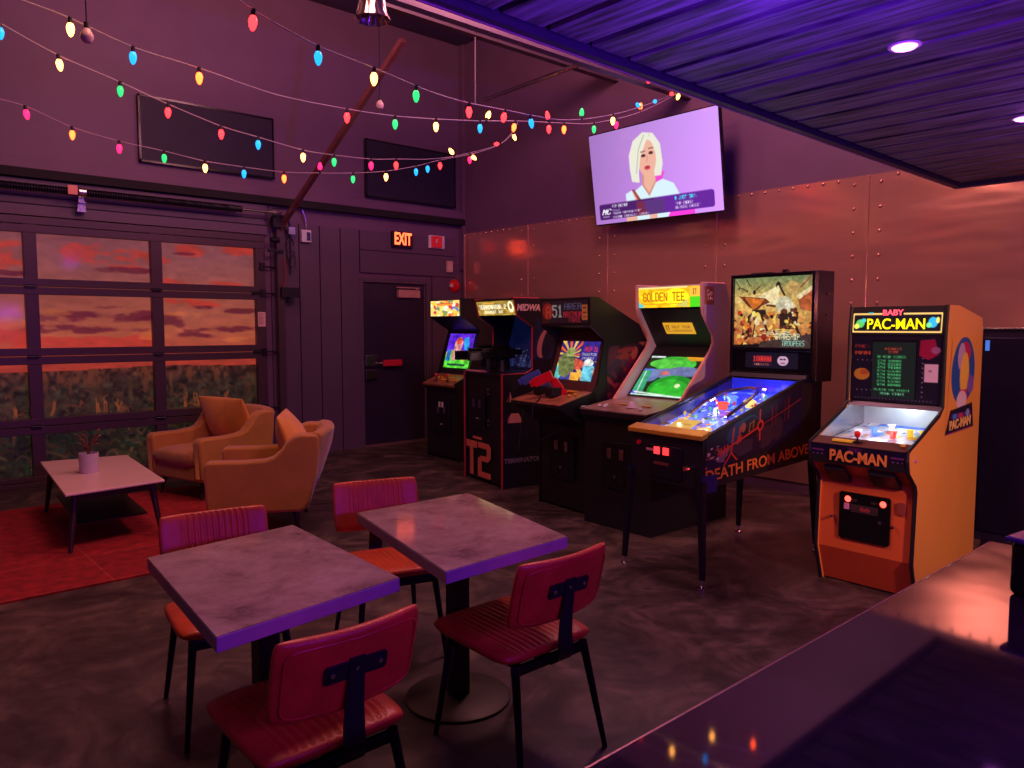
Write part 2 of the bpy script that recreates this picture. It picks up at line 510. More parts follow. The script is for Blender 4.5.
# wall with the copper sheets
MB().box(XS, XS+.15, -3, YG+.15, 0, ZC).build('wall_right', M['wall'])['kind'] = 'structure'
MB().box(-3.15, -3, -3, YG+.15, 0, ZC).build('wall_left', M['wall'])['kind'] = 'structure'
MB().box(-3.15, XS+.15, -3.15, -3, 0, ZC).build('wall_front', M['wall'])['kind'] = 'structure'
MB().box(XS-.035, XS, YG-.09, YG, 2.3, ZC).build('trim_4', M['wall'])['kind'] = 'structure'

# copper sheets: each one a thing with rivets and cover strip
seams = [8.34, 7.07, 5.76, 4.35, 2.88, 1.45, .05, -1.4]
cnames = ['against the corner, with the red exit glow on it', 'second from the corner', 'below the left half of the television', 'behind the pinball machine', 'right of the pinball machine, above the yellow and orange cabinet', 'farthest right sheet in view', 'beyond the edge of view']
def sheet(i, y1, y0):
    t = thing('metal_wall_sheet', 'riveted copper coloured wall sheet, '+cnames[i], 'wall sheet', (XS, (y0+y1)/2, 0), 0, 'riveted metal sheets on the wall')
    w = (y1-y0)/2
    MB().box(-.012, 0, -w+.004, w-.004, .1, 2.79).build('sheet', M['copper'], t)
    rv = MB(); pts = []
    nz = 12
    for k in range(nz): 
        z = 2.72-k*.2
        for s in (-1, 1): pts.append((s*(w-.11), z))
    for k in range(1, 9): pts.append((-w+.11+(2*w-.22)*k/9, 2.765))
    first = None
    for y, z in pts:
        if first is None:
            first = MB().lathe([(.016, 0), (.014, .006), (.008, .010), (.001, .011)], n=8, M=Matrix.Rotation(-PI/2, 4, 'Y')).build('rivet', M['copper'], t, smooth=True, loc=(-.012, y, z)); continue
        q = first.copy(); COL.objects.link(q); q.parent = t; q.location = (-.012, y, z)
    MB().box(-.02, 0, w-.018, w+.018, .1, 2.785).build('seam_strip', M['copper'], t, bevel=.004)
for i in range(6): sheet(i, seams[i], seams[i+1])

# upper ceiling steel
tag(MB().box(-1, XS, 5.655, 5.665, 4.20, 4.34).box(-1, XS, 5.62, 5.70, 4.19, 4.20).box(-1, XS, 5.62, 5.70, 4.34, 4.35).build('steel_beam', M['beamm']), 'dark steel beam high under the ceiling, the one nearer the sunset door', 'beam', 'beams under the ceiling')
tag(MB().box(-1, XS, 4.705, 4.715, 3.81, 3.95).box(-1, XS, 4.67, 4.75, 3.80, 3.81).box(-1, XS, 4.67, 4.75, 3.95, 3.96).build('steel_beam', M['beamm']), 'dark steel beam high under the ceiling, the one nearer the bar canopy', 'beam', 'beams under the ceiling')
p0 = onz(493, 97, 4.0); p1 = onz(583, 63, 4.0); d = (p1-p0)
tag(MB().tube([p0-d*.1, p1+d*2.2], .02, 10).build('ceiling_conduit', M['steel'], smooth=True), 'thin metal conduit running under the ceiling beside the hanging rod', 'conduit')
r0 = ony(475, 33, 5.65); r1 = ony(475, 104, 5.65)
t = thing('hanging_rod', 'thin metal rod hanging down from the ceiling beam to the light strings', 'rod', r0)
MB().tube([(0,0,0), (0,0,r1.z-r0.z)], .008, 8).build('rod', M['beamm'], t, smooth=True)
MB().tube([(0,0,0.0), (.05,-.0,.05), (.16,-.02,.07)], .012, 8).build('hook', M['steel'], t, smooth=True)

# baseboard
MB().box(-3, GX0, YG-.02, YG, 0, .12).box(6.5, XS, YG-.02, YG, 0, .12).build('baseboard_back', M['groove'])['kind'] = 'structure'

# ------------------------------------------------------------------ sunset picture behind the overhead door
def sunset():
    W, H = 340, 226
    A = Art(W, H, (0,0,0), 1)
    X0, X1, Z0, Z1 = .2, 3.72, .05, 2.5
    yy, xx = A.yy, A.xx
    z = Z1-(Z1-Z0)*yy; x = X0+(X1-X0)*xx
    hz = 1.10+.012*np.sin(x*3)
    t = np.clip((z-hz)/(Z1-1.1), 0, 1)
    def mix(a, b, t): return np.array(a)*(1-t[..., None])+np.array(b)*t[..., None]
    sky = mix((216, 72, 56), (216, 104, 74), np.clip(t*4, 0, 1))
    sky = np.where((t > .25)[..., None], mix((216, 104, 74), (172, 92, 98), np.clip((t-.25)/.6, 0, 1)), sky)
    n1 = vnoise(H, W, 9, 5, 3, 5); n2 = vnoise(H, W, 13, 6, 11, 5); n3 = vnoise(H, W, 26, 14, 12, 4); n4 = vnoise(H, W, 60, 40, 13, 3)
    # bright red cumulus in the top row
    def blob(cx, cz, rx, rz, ns=.9):
        d = ((x-cx)/rx)**2+((z-cz)/rz)**2
        return np.clip((.75-d*.8+(n3-.5)*3.4*ns+(n4-.5)*1.6*ns)*1.6, 0, 1)
    for cx, cz, rx, rz in [(1.95,2.25,.34,.13),(2.25,2.22,.22,.10),(2.62,2.22,.2,.06),(2.95,2.33,.22,.07),(3.45,2.36,.2,.06),(1.22,2.2,.2,.12),(2.75,1.99,.2,.03),(3.35,1.99,.18,.025),(2.0,1.86,.4,.05),(2.9,1.77,.3,.06),(2.05,1.36,.7,.07),(1.15,1.45,.3,.12)]:
        k = blob(cx, cz, rx, rz)
        sky = sky*(1-k[..., None]*.85)+np.array((222, 66, 52))*k[..., None]*.85
    for cx, cz, rx, rz in [(2.2,2.09,.32,.035),(1.25,2.02,.2,.03),(2.15,1.62,.65,.075),(2.75,1.58,.35,.06),(1.9,1.5,.5,.05),(3.3,1.5,.35,.045),(3.5,1.7,.2,.03),(2.1,1.72,.3,.03),(3.05,1.73,.12,.025),(2.85,2.30,.14,.02),(3.0,1.42,.3,.035)]:
        k = blob(cx, cz, rx, rz, .8)
        sky = sky*(1-k[..., None]*.8)+np.array((112, 28, 48))*k[..., None]*.8
    for cx, cz, rx, rz in [(2.6,1.42,.16,.05),(1.3,1.55,.15,.06),(2.9,1.66,.3,.03),(3.45,1.38,.2,.03),(1.65,1.66,.15,.04)]:
        k = blob(cx, cz, rx, rz, .6)
        sky = sky*(1-k[..., None]*.5)+np.array((246, 128, 66))*k[..., None]*.5
    sky *= (1+.16*(n1-.5)+.22*(n4-.5)+.18*(n3-.5))[..., None]
    # field
    g1 = vnoise(H, W, 50, 70, 21, 3); g2 = vnoise(H, W, 18, 70, 22, 3); g3 = vnoise(H, W, 12, 18, 23, 4)
    dep = np.clip((1.1-z)/1.05, 0, 1)
    fld = mix((96, 48, 38), (58, 46, 34), np.clip(dep*5, 0, 1))
    fld *= (.45+1.2*np.clip((g1-.25)*1.5, 0, 1))[..., None]
    k = np.clip((g2-.56)*6, 0, 1)*np.clip(1-dep*2.0, 0, 1); fld = fld*(1-k[..., None])+np.array((132, 66, 42))*k[..., None]
    pic = np.where((z > hz+.01*(g2-.5))[..., None], sky, fld)
    A.a = pic; A.ss = 1
    r = random.Random(5)
    def Q(px, pz): return ((px-X0)/(X1-X0), (Z1-pz)/(Z1-Z0))
    # corn leaves in the foreground
    for i in range(760):
        px = r.uniform(X0, X1); pz = r.uniform(.1, .95); s = .05+.22*max(0, (.8-pz))
        a = r.uniform(-1.2, 1.2); L = s*r.uniform(.6, 1.5)
        base = r.choice([(78,62,38),(60,70,48),(108,62,40),(66,56,50),(124,84,60),(44,58,44)]) if pz < .62 else r.choice([(130,66,40),(98,58,38),(84,60,38)])
        pts = [Q(px, pz), Q(px+math.sin(a)*L*.5, pz+math.cos(a)*L*.6), Q(px+math.sin(a)*L*1.0, pz+math.cos(a)*L*.7), Q(px+math.sin(a)*L*1.35, pz+math.cos(a)*L*.3)]
        q = r.uniform(.55, 1)
        A.pl(pts, .0045+.010*max(0, .66-pz), tuple(c*q for c in base))
    for px in (2.0, 2.06, 2.2, 2.86, 2.98, 1.6, 3.3, 1.3):
        for k in range(3):
            A.pl([Q(px+r.uniform(-.02,.02), .66), Q(px+r.uniform(-.04,.04), .78+r.uniform(-.05,.03))], .005, (158, 78, 42))
    g4 = vnoise(H, W, 10, 12, 31, 3)
    dk = np.where(z < .62, .35+.9*g4, 1.0)
    A.a *= dk[..., None]
    return A
mural = art_obj('sunset_backdrop', sunset(), art_mat('backlit sunset print', .52, .5), (.2, YG+.12, 2.5), (3.72, YG+.12, 2.5), (3.72, YG+.12, .05), (.2, YG+.12, .05))
tag(mural, 'backlit sunset picture of red clouds over a cornfield behind the glass door', 'backdrop')
MB().box(.0, 3.9, YG+.16, YG+.2, 0, 2.7).build('wall_outer', M['groove'])['kind'] = 'structure'

# overhead glass door
t = thing('garage_door', 'dark framed sectional glass overhead door showing the sunset cornfield', 'garage door', ((GX0+GX1)/2, YG, 0))
cx = (GX0+GX1)/2
M['frame'] = mat('dark bronze door frame', rgb(78, 58, 70), .38, metal=.2, noise=.05)
m = MB()
rows = [(2.40, 1.975), (1.825, 1.32), (1.165, .65), (.50, .10)]
mull = [.30-.06, 1.443, 2.563, 3.66]
rails = [(2.40, 2.55), (1.825, 1.975), (1.165, 1.32), (.50, .65), (.0, .10)]
for z0, z1 in rails:
    zz = (z0+z1)/2
    m.box(GX0-cx, GX1-cx, -.045, .03, z0, zz-.003).box(GX0-cx, GX1-cx, -.045, .03, zz+.003, z1)
for x in (1.443, 2.563):
    m.box(x-.055-cx, x+.055-cx, -.04, .03, 0, 2.5)
m.box(GX0-cx, .26-cx, -.04, .03, 0, 2.5).box(3.62-cx, GX1-cx, -.04, .03, 0, 2.5)
m.build('door_frame', M['frame'], t, bevel=.004, seg=1)
for z1, z0 in rows:
    for a, b in zip(mull, mull[1:]):
        MB().box(a+.03-cx, b-.03-cx, .0, .006, z0-.01, z1+.01).build('glass_pane', M['glass'], t)
for z in (1.9, 1.24, .575):
    for x in (1.443, 2.563, 3.62):
        MB().box(x-.06-cx, x+.03-cx, -.055, -.045, z-.02, z+.02).cyl((x-.06-cx, -.055, z), (x+.03-cx, -.055, z), .008, n=8).build('hinge', M['metal_dark'], t)
for z in (2.2, 1.9, 1.24, .6):
    MB().cyl((3.70-cx, -.06, z), (3.84-cx, -.06, z), .01, n=8).box(3.66-cx, 3.72-cx, -.065, -.045, z-.04, z+.04).build('roller_bracket', M['metal_dark'], t)
art = Art(16, 26, (232, 190, 180)); 
for k in range(6): art.rect(.15, .15+k*.12, .15+.7*random.uniform(.6, 1), .19+k*.12, (150, 110, 110))
pc = art_obj('notice', art, M['print'], (3.625-cx, -.05, 1.69), (3.715-cx, -.05, 1.69), (3.715-cx, -.05, 1.525), (3.625-cx, -.05, 1.525), t)
pc['label'] = 'small pale paper notice taped to the door frame'

# wall panel above door: header box
MB().box(GX0-.3, GX1+.03, YG-.05, YG, 2.56, 2.89).build('trim_5', M['board'])['kind'] = 'structure'
MB().box(GX0-.3, GX1+.03, YG-.058, YG-.05, 2.66, 2.668).box(GX0-.3, GX1+.03, YG-.058, YG-.05, 2.73, 2.738).build('trim_6', M['groove'])['kind'] = 'structure'

# torsion spring shaft
t = thing('torsion_spring_shaft', 'long dark torsion spring and steel shaft above the glass door', 'door spring', (2.2, YG-.16, 2.80))
pts = []
for i in range(0, 1100):
    a = i*.8; x = -2.0+i*3.15/1100
    pts.append((x, .034*math.cos(a), .034*math.sin(a)))
MB().tube([(-2.2,0,0), (1.68,0,0)], .013, 10).build('shaft', M['steel'], t, smooth=True)
MB().tube(pts, .0075, 4).build('spring', M['metal_dark'], t, smooth=True)
MB().tube([(-2.0,0,0), (1.15,0,0)], .028, 10).build('spring_core', M['metal_dark'], t, smooth=True)
MB().cyl((1.15,0,0), (1.22,0,0), .036, n=16).build('winding_cone', M['metal_dark'], t)
MB().cyl((1.55,0,0), (1.60,0,0), .06, n=20).build('cable_drum', M['steel'], t)
m = MB(); m.box(-.36,-.30,-.01,.1,-.10,-.09); m.prism([(-.37,-.18),(-.29,-.18),(-.31,-.03),(-.35,-.03)], .03, .09); m.cyl((-.36,0,0),(-.30,0,0),.045,n=16)
m.build('center_bracket', M['steel'], t)
MB().box(-.46, -.38, -.065, -.06, -.035, .05).build('warning_tag', mat('peach paper tag', rgb(235,150,130), .5), t)['label'] = 'small peach paper tag on the spring'

# tracks and operator hardware at the right side of the door
t = thing('door_track', 'dark steel door track rising up the wall then slanting back toward the ceiling', 'door track', (3.88, YG-.08, 0))
top = ony(403, 40, 5.95); e = Vector((top.x-3.88, top.y-(YG-.08), top.z)); s0 = Vector((.02, -.03, 2.62))
m = MB(); m.box(-.045, .03, -.05, .02, 0.0, 2.62)
m.build('vertical_track', M['frame'], t)
M['track'] = mat('reddish dark steel track', rgb(140, 84, 88), .35, metal=.5)
MB().tube([s0, s0*.97+e*.03+Vector((0,0,.04)), e], .036, 4).build('slanted_track', M['track'], t)
MB().tube([s0+Vector((.09,.0,-.5)), s0+Vector((.11,0,0)), s0+Vector((.06,-.02,.2))], .012, 8).build('pull_chain', M['metal_dark'], t, smooth=True)
m = MB()
for k in range(5):
    a = k*1.2; m.tube([(.10+.05*math.cos(a+i*.6)+.02*k*.3, -.06, 2.45-.05*k+.16*math.sin(a+i*.6)*.6) for i in range(8)], .006, 5)
m.build('cable_loop', M['metal_dark'], t, smooth=True)
MB().box(-.10, .04, -.09, -.02, 2.64, 2.78).build('end_bearing_plate', M['metal_dark'], t)
MB().cyl((-.12,-.05,2.5),(-.02,-.05,2.5),.03).build('pulley', M['metal_dark'], t)
MB().box(-.16,.02,-.08,-.05,2.36,2.39).build('stop_bar', M['metal_dark'], t)
MB().box(-.02, .20, -.10, -.03, 1.86, 1.97).cyl((.08,-.06,1.80),(.08,-.06,1.86),.02).build('track_bracket', M['metal_dark'], t)
MB().tube([(.03,-.06,2.3),(.05,-.07,2.1),(.02,-.06,1.98)], .006, 6).build('red_wire', mat('red wire', rgb(170,40,50), .5), t)
MB().box(.10,.18,-.05,-.02,2.58,2.66).box(.11,.17,-.06,-.05,2.60,2.61).build('relay_box', M['steel'], t)

def wallbox(name, label, cat, x0, x1, z0, z1, d, mtl, y=YG-.03, **k):
    t = thing(name, label, cat, ((x0+x1)/2, y, (z0+z1)/2))
    w = (x1-x0)/2; h = (z1-z0)/2
    MB().box(-w, w, -d, 0, -h, h).build(k.get('part', 'housing'), mtl, t, bevel=.004)
    return t, w, h
t, w, h = wallbox('wall_switch', 'small white push button box fed by a pale conduit beside the garage door', 'switch', 4.165, 4.285, 2.51, 2.65, .05, M['white_plastic'])
MB().box(.002, .045, -.06, -.05, -.05, .045).build('black_button', M['blackgloss'], t)
MB().tube([(.01,-.02,.07),(.01,-.02,.18),(-.03,-.02,.30)], .009, 8).build('conduit', M['steel'], t, smooth=True)

# dark acoustic panels high on the wall
for (x0, x1, z0, z1, lb) in [(2.43, 3.86, 3.19, 3.86, 'large dark rectangular wall panel high above the glass door'), (5.05, 6.44, 3.13, 3.84, 'dark rectangular wall panel high beside the room corner')]:
    t = thing('dark_wall_panel', lb, 'wall panel', ((x0+x1)/2, YG, (z0+z1)/2))
    w = (x1-x0)/2; h = (z1-z0)/2
    MB().box(-w, w, -.05, 0, -h, h).build('panel', mat('dark panel cloth', rgb(30, 20, 50), .6), t, bevel=.006)
    MB().box(-w, w, -.056, -.05, -h, -h+.02).box(-w, w, -.056, -.05, h-.02, h).box(-w,-w+.02,-.056,-.05,-h,h).box(w-.02,w,-.056,-.05,-h,h).build('panel_frame', M['blackgloss'], t)

# exit door
DY = YG+.05
m = MB(); m.box(4.94, 5.0, YG-.035, YG+.12, 0, 2.14).box(5.96, 6.02, YG-.035, YG+.12, 0, 2.14).box(5.001, 5.959, YG-.035, YG+.12, 2.08, 2.139)
t = thing('door_1', 'dark painted steel exit door with a red release handle', 'door', (5.48, YG, 0)); t['kind'] = 'structure'
m.build('door_casing', M['board'], t, loc=(-5.48, -YG, 0), bevel=.004)
M['door'] = mat('dark indigo door paint', rgb(42, 32, 58), .45, noise=.04)
MB().box(-.475, .475, 0, .05, .03, 2.075).build('door_leaf', M['door'], t, bevel=.003)
MB().box(-.50, .50, -.06, .10, 0, .025).build('threshold', mat('worn threshold', rgb(140,110,110), .4, metal=.5), t)
MB().box(.462, .474, -.004, 0, .03, 2.07).build('hinge_edge', mat('pale strike strip', rgb(150,120,130), .4, metal=.5), t)
MB().box(.03, .36, -.06, 0, 1.90, 2.0).box(-.02,.35,-.075,-.065,2.02,2.035).cyl((.3,-.07,2.0),(.3,-.07,2.035),.012).build('door_closer', mat('peach closer cover', rgb(215,165,150), .45, metal=.2), t, bevel=.004)
MB().box(-.465, -.30, -.045, 0, 1.02, 1.17).box(-.465,-.30,-.045,0,.86,.98).build('lock_case', M['steel'], t, bevel=.006)
MB().tube([(-.33,-.05,1.06),(-.2,-.06,1.06)], .012, 8).build('lever_arm', M['steel'], t, smooth=True)
MB().box(-.22, .06, -.075, -.045, 1.02, 1.10).build('red_push_handle', mat('red handle', rgb(215,40,66), .35, noise=.03), t, bevel=.006)
# EXIT sign
t = thing('exit_sign', 'lit EXIT sign with glowing red orange letters above the dark door', 'exit sign', (5.565, YG-.03, 2.64))
MB().box(-.155, .155, -.045, 0, -.10, .10).build('sign_housing', M['black'], t, bevel=.005)
MB().box(-.145, .145, -.048, -.045, -.09, .09).build('sign_face', mat('dark red face', rgb(70, 10, 14), .4), t)
text_obj('exit_letters', 'EXIT', .21, emis('exit red', rgb(255, 92, 50), 4.2), t, frame_M((0, -.052, 0), (1,0,0), (0,0,1)), bold=.006, width=.26)
# fire alarm unit
t = thing('fire_alarm_strobe', 'red and white fire alarm box on the wall right of the EXIT sign', 'fire alarm', (6.12, YG-.028, 2.65))
MB().box(-.125, .125, -.03, 0, -.085, .085).build('back_plate', M['white_plastic'], t, bevel=.004)
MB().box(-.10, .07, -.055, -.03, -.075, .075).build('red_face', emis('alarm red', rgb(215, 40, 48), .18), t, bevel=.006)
text_obj('flame_mark', 'F', .09, M['white_plastic'], t, frame_M((-.02, -.057, 0), (1,0,0), (0,0,1)))
t, w, h = wallbox('door_chime', 'small cream oblong box on the wall near the corner', 'sensor', 6.285, 6.375, 2.26, 2.41, .04, mat('cream plastic', rgb(220,180,165), .45))
t = thing('alarm_bell', 'small round red alarm bell on the wall by the corner', 'alarm bell', (6.42, YG-.028, 2.08))
MB().lathe([(.0, 0), (.085, 0), (.09, .012), (.075, .04), (.04, .055), (.001, .058)], n=24, M=Matrix.Rotation(PI/2, 4, 'X')).build('gong', M['red_plastic'], t, smooth=True)
MB().cyl((-.075,-.02,.0),(-.075,-.05,.0),.022,n=12).build('strobe', M['white_plastic'], t)

# ------------------------------------------------------------------ canopy over the bar
CX1, CY1, CZ = 5.37, 1.762, 2.42
def slat_mat():
    m, nt, out = new_mat('dark stained slats'); N = nt.nodes; L = nt.links
    p = N.new('ShaderNodeBsdfPrincipled'); p.inputs['Roughness'].default_value = .5
    tc = N.new('ShaderNodeTexCoord'); mp = N.new('ShaderNodeMapping'); mp.inputs['Scale'].default_value = (22, 1.6, 22)
    L.new(tc.outputs['Object'], mp.inputs[0])
    n = N.new('ShaderNodeTexNoise'); n.inputs['Scale'].default_value = 2.2; n.inputs['Detail'].default_value = 6
    L.new(mp.outputs[0], n.inputs['Vector'])
    r = N.new('ShaderNodeValToRGB'); r.color_ramp.elements[0].position = .35; r.color_ramp.elements[0].color = rgb(52, 46, 58)+(1,); r.color_ramp.elements[1].position = .72; r.color_ramp.elements[1].color = rgb(150, 142, 160)+(1,)
    L.new(n.outputs['Fac'], r.inputs['Fac']); L.new(r.outputs[0], p.inputs['Base Color'])
    L.new(p.outputs[0], out.inputs[0]); return m
M['slat'] = slat_mat()
t = thing('bar_canopy', 'low dark slatted wooden canopy over the bar with violet lights in it', 'canopy', (3, 0, CZ), math.radians(.8)); t['kind'] = 'structure'
MB().box(-5, CX1-3, -2.6, CY1, .02, .16).build('canopy_deck', M['black'], t)
m = MB(); m.box(-5, CX1-3, CY1-.03, CY1, -.03, .17).box(CX1-3-.03, CX1-3, -2.6, CY1, -.03, .17)
m.build('fascia', mat('dark fascia board', rgb(48, 42, 70), .45), t)
MB().box(-5, CX1-3+.004, CY1, CY1+.006, -.034, -.022).box(CX1-3, CX1-3+.006, -2.6, CY1, -.034, -.022).build('fascia_edge', mat('pale edge strip', rgb(190,150,160), .35, metal=.4), t)
m = MB(); w = .192
for k in range(60):
    x1 = CX1-3-.06-k*w
    if x1 < -5: break
    m.box(x1-w+.03, x1, -2.6, CY1-.04, -.008, .02)
m.build('slats', M['slat'], t, bevel=.003, seg=1)
DL = [(2.60, 1.04), (3.86, 1.04), (1.30, 1.04), (.0, 1.04)]
for i, (x, y) in enumerate(DL):
    lb = 'glowing violet recessed downlight in the slatted canopy, '+['the one in full view', 'cut by the right edge of the picture', 'overhead beyond the frame', 'farthest behind the frame'][i]
    q = thing('recessed_downlight', lb, 'downlight', (x, y, CZ), 0, 'violet downlights in the canopy')
    MB().lathe([(.038, -.012), (.048, -.012), (.050, -.008), (.038, -.008), (.038, -.012)], n=32, cap=False).build('trim_ring', M['white_plastic'], q, smooth=True)
    MB().lathe([(.001, -.022), (.02, -.021), (.032, -.017), (.037, -.012), (.037, -.009), (.001, -.009)], n=32).build('lens', emis('violet lens', (.80, .16, 1.0), 9), q)

# ------------------------------------------------------------------ bar counter
t = thing('bar_counter', 'long glossy dark bar counter running along the bottom right', 'bar counter', (0, 0, 0))
MB().box(-2.6, 2.33, -.30, .658, .895, .94).build('counter_top', M['counter'], t, bevel=.003)
MB().box(-2.6, 2.332, .659, .662, .897, .938).build('counter_edge_strip', mat('pale worn counter edge', rgb(170,120,110), .35, metal=.3), t)
MB().box(-2.55, 2.15, -.24, .52, 0, .895).build('counter_body', M['black'], t)
t = thing('napkin_holder', 'black box shaped holder with a rounded rim on the counter at the right edge', 'holder', (2.0, .392, .94), math.radians(-8))
m = MB(); m.prism([(-.14,-.09),(-.12,.09),(.14,.09),(.15,-.09)], 0, .115, 'z')
m.build('body', M['blackgloss'], t, bevel=.012, seg=3)
m = MB(); m.prism([(-.15,-.10),(-.13,.10),(.15,.10),(.16,-.10)], .115, .128, 'z')
m.build('rim', mat('dark violet rim', rgb(70,50,110), .25), t, bevel=.006)

# ------------------------------------------------------------------ fridge at the wall
t = thing('upright_cooler', 'dark upright cooler standing behind the yellow cabinet at the right', 'cooler', (6.18, 1.25, 0))
MB().box(-.30, .35, -.52, .52, .05, 1.50).build('cabinet', mat('dark violet steel', rgb(58, 48, 78), .3, metal=.5), t, bevel=.01)
MB().box(-.33, .35, -.53, .53, 1.50, 1.515).build('top_plate', M['steel'], t, bevel=.003)
MB().box(-.325, -.30, -.5, .06, .12, 1.45).build('door', mat('cooler door', rgb(66, 54, 84), .25, metal=.6), t, bevel=.006)
MB().box(-.325, -.30, .08, .5, .12, 1.45).build('door', mat('cooler door dark', rgb(46, 38, 70), .25, metal=.6), t, bevel=.006)
MB().tube([(-.35,.03,1.25),(-.37,.03,1.22),(-.37,.03,.9),(-.35,.03,.87)], .01, 8).build('handle', M['metal_dark'], t, smooth=True)
MB().box(-.33, -.325, .465, .49, 1.36, 1.43).build('display', emis('blue display', rgb(70, 130, 235), .6), t)
for fx, fy in ((-.28,-.48),(.26,-.48),(-.28,.44),(.26,.44)): MB().box(fx, fx+.04, fy, fy+.04, 0, .05).build('foot', M['black'], t)

# ------------------------------------------------------------------ rug
def rug_mat():
    m, nt, out = new_mat('red patterned rug'); N = nt.nodes; L = nt.links
    p = N.new('ShaderNodeBsdfPrincipled'); p.inputs['Roughness'].default_value = .9
    tc = N.new('ShaderNodeTexCoord')
    b = N.new('ShaderNodeTexBrick'); b.inputs['Scale'].default_value = 1; b.inputs['Mortar Size'].default_value = .004; b.inputs['Brick Width'].default_value = .62; b.inputs['Row Height'].default_value = .62; b.offset = 0
    b.inputs['Color1'].default_value = rgb(168, 30, 38)+(1,); b.inputs['Color2'].default_value = rgb(150, 24, 34)+(1,); b.inputs['Mortar'].default_value = rgb(180, 66, 54)+(1,)
    L.new(tc.outputs['Object'], b.inputs['Vector'])
    n = N.new('ShaderNodeTexNoise'); n.inputs['Scale'].default_value = 14; n.inputs['Detail'].default_value = 5
    L.new(tc.outputs['Object'], n.inputs['Vector'])
    r = N.new('ShaderNodeValToRGB'); r.color_ramp.elements[0].position = .3; r.color_ramp.elements[0].color = (.55,.5,.5,1); r.color_ramp.elements[1].position = .7; r.color_ramp.elements[1].color = (1.1,1.1,1.1,1)
    L.new(n.outputs['Fac'], r.inputs['Fac'])
    mx = N.new('ShaderNodeMix'); mx.data_type = 'RGBA'; mx.blend_type = 'MULTIPLY'; mx.inputs[0].default_value = 1
    L.new(b.outputs['Color'], mx.inputs[6]); L.new(r.outputs[0], mx.inputs[7]); L.new(mx.outputs[2], p.inputs['Base Color'])
    L.new(p.outputs[0], out.inputs[0]); return m
tag(MB().box(-1.7, 1.35, -1.25, 1.25, 0, .012).build('area_rug', rug_mat(), loc=(1.2, 6.17, 0)), 'dark red rug with thin pale lines under the low table and armchairs', 'rug')

# ------------------------------------------------------------------ bistro tables
def bistro(name, label, c, corners, colc, base):
    t = thing(name, label, 'table', (c[0], c[1], 0), 0, 'bistro tables')
    P = [(x-c[0], y-c[1]) for x, y in corners]
    MB().prism(P, .708, .75, 'z').build('tabletop', M['edge'], t, bevel=.004)
    cxm = sum(p[0] for p in P)/4; cym = sum(p[1] for p in P)/4
    Q = [((x-cxm)*.994+cxm, (y-cym)*.994+cym) for x, y in P]
    MB().prism(Q, .7495, .7515, 'z').build('stone_surface', M['tabletop'], t)
    cl = (colc[0]-c[0], colc[1]-c[1])
    MB().box(cl[0]-.036, cl[0]+.036, cl[1]-.036, cl[1]+.036, .02, .70).build('column', M['black'], t, bevel=.006)
    MB().box(cl[0]-.17, cl[0]+.17, cl[1]-.03, cl[1]+.03, .695, .708).box(cl[0]-.03, cl[0]+.03, cl[1]-.2, cl[1]+.2, .695, .708).build('top_bracket', M['metal_dark'], t)
    MB().lathe([(.001, 0), (base, 0), (base, .010), (base-.012, .016), (.05, .020), (.001, .020)], (cl[0], cl[1], 0), n=48).build('base_plate', mat('olive grey base disc', rgb(70, 66, 52), .5, metal=.4), t, smooth=True)
bistro('bistro_table', 'stone topped bistro table at the left, nearest the red rug', (1.007, 2.315), [(.757,2.683),(1.315,2.759),(1.275,1.948),(.681,1.868)], (1.02, 2.36), .215)
bistro('bistro_table', 'stone topped bistro table in the middle with marquee reflections', (1.8, 2.337), [(1.6,2.763),(2.183,2.757),(1.992,1.926),(1.415,1.9)], (1.86, 2.42), .215)

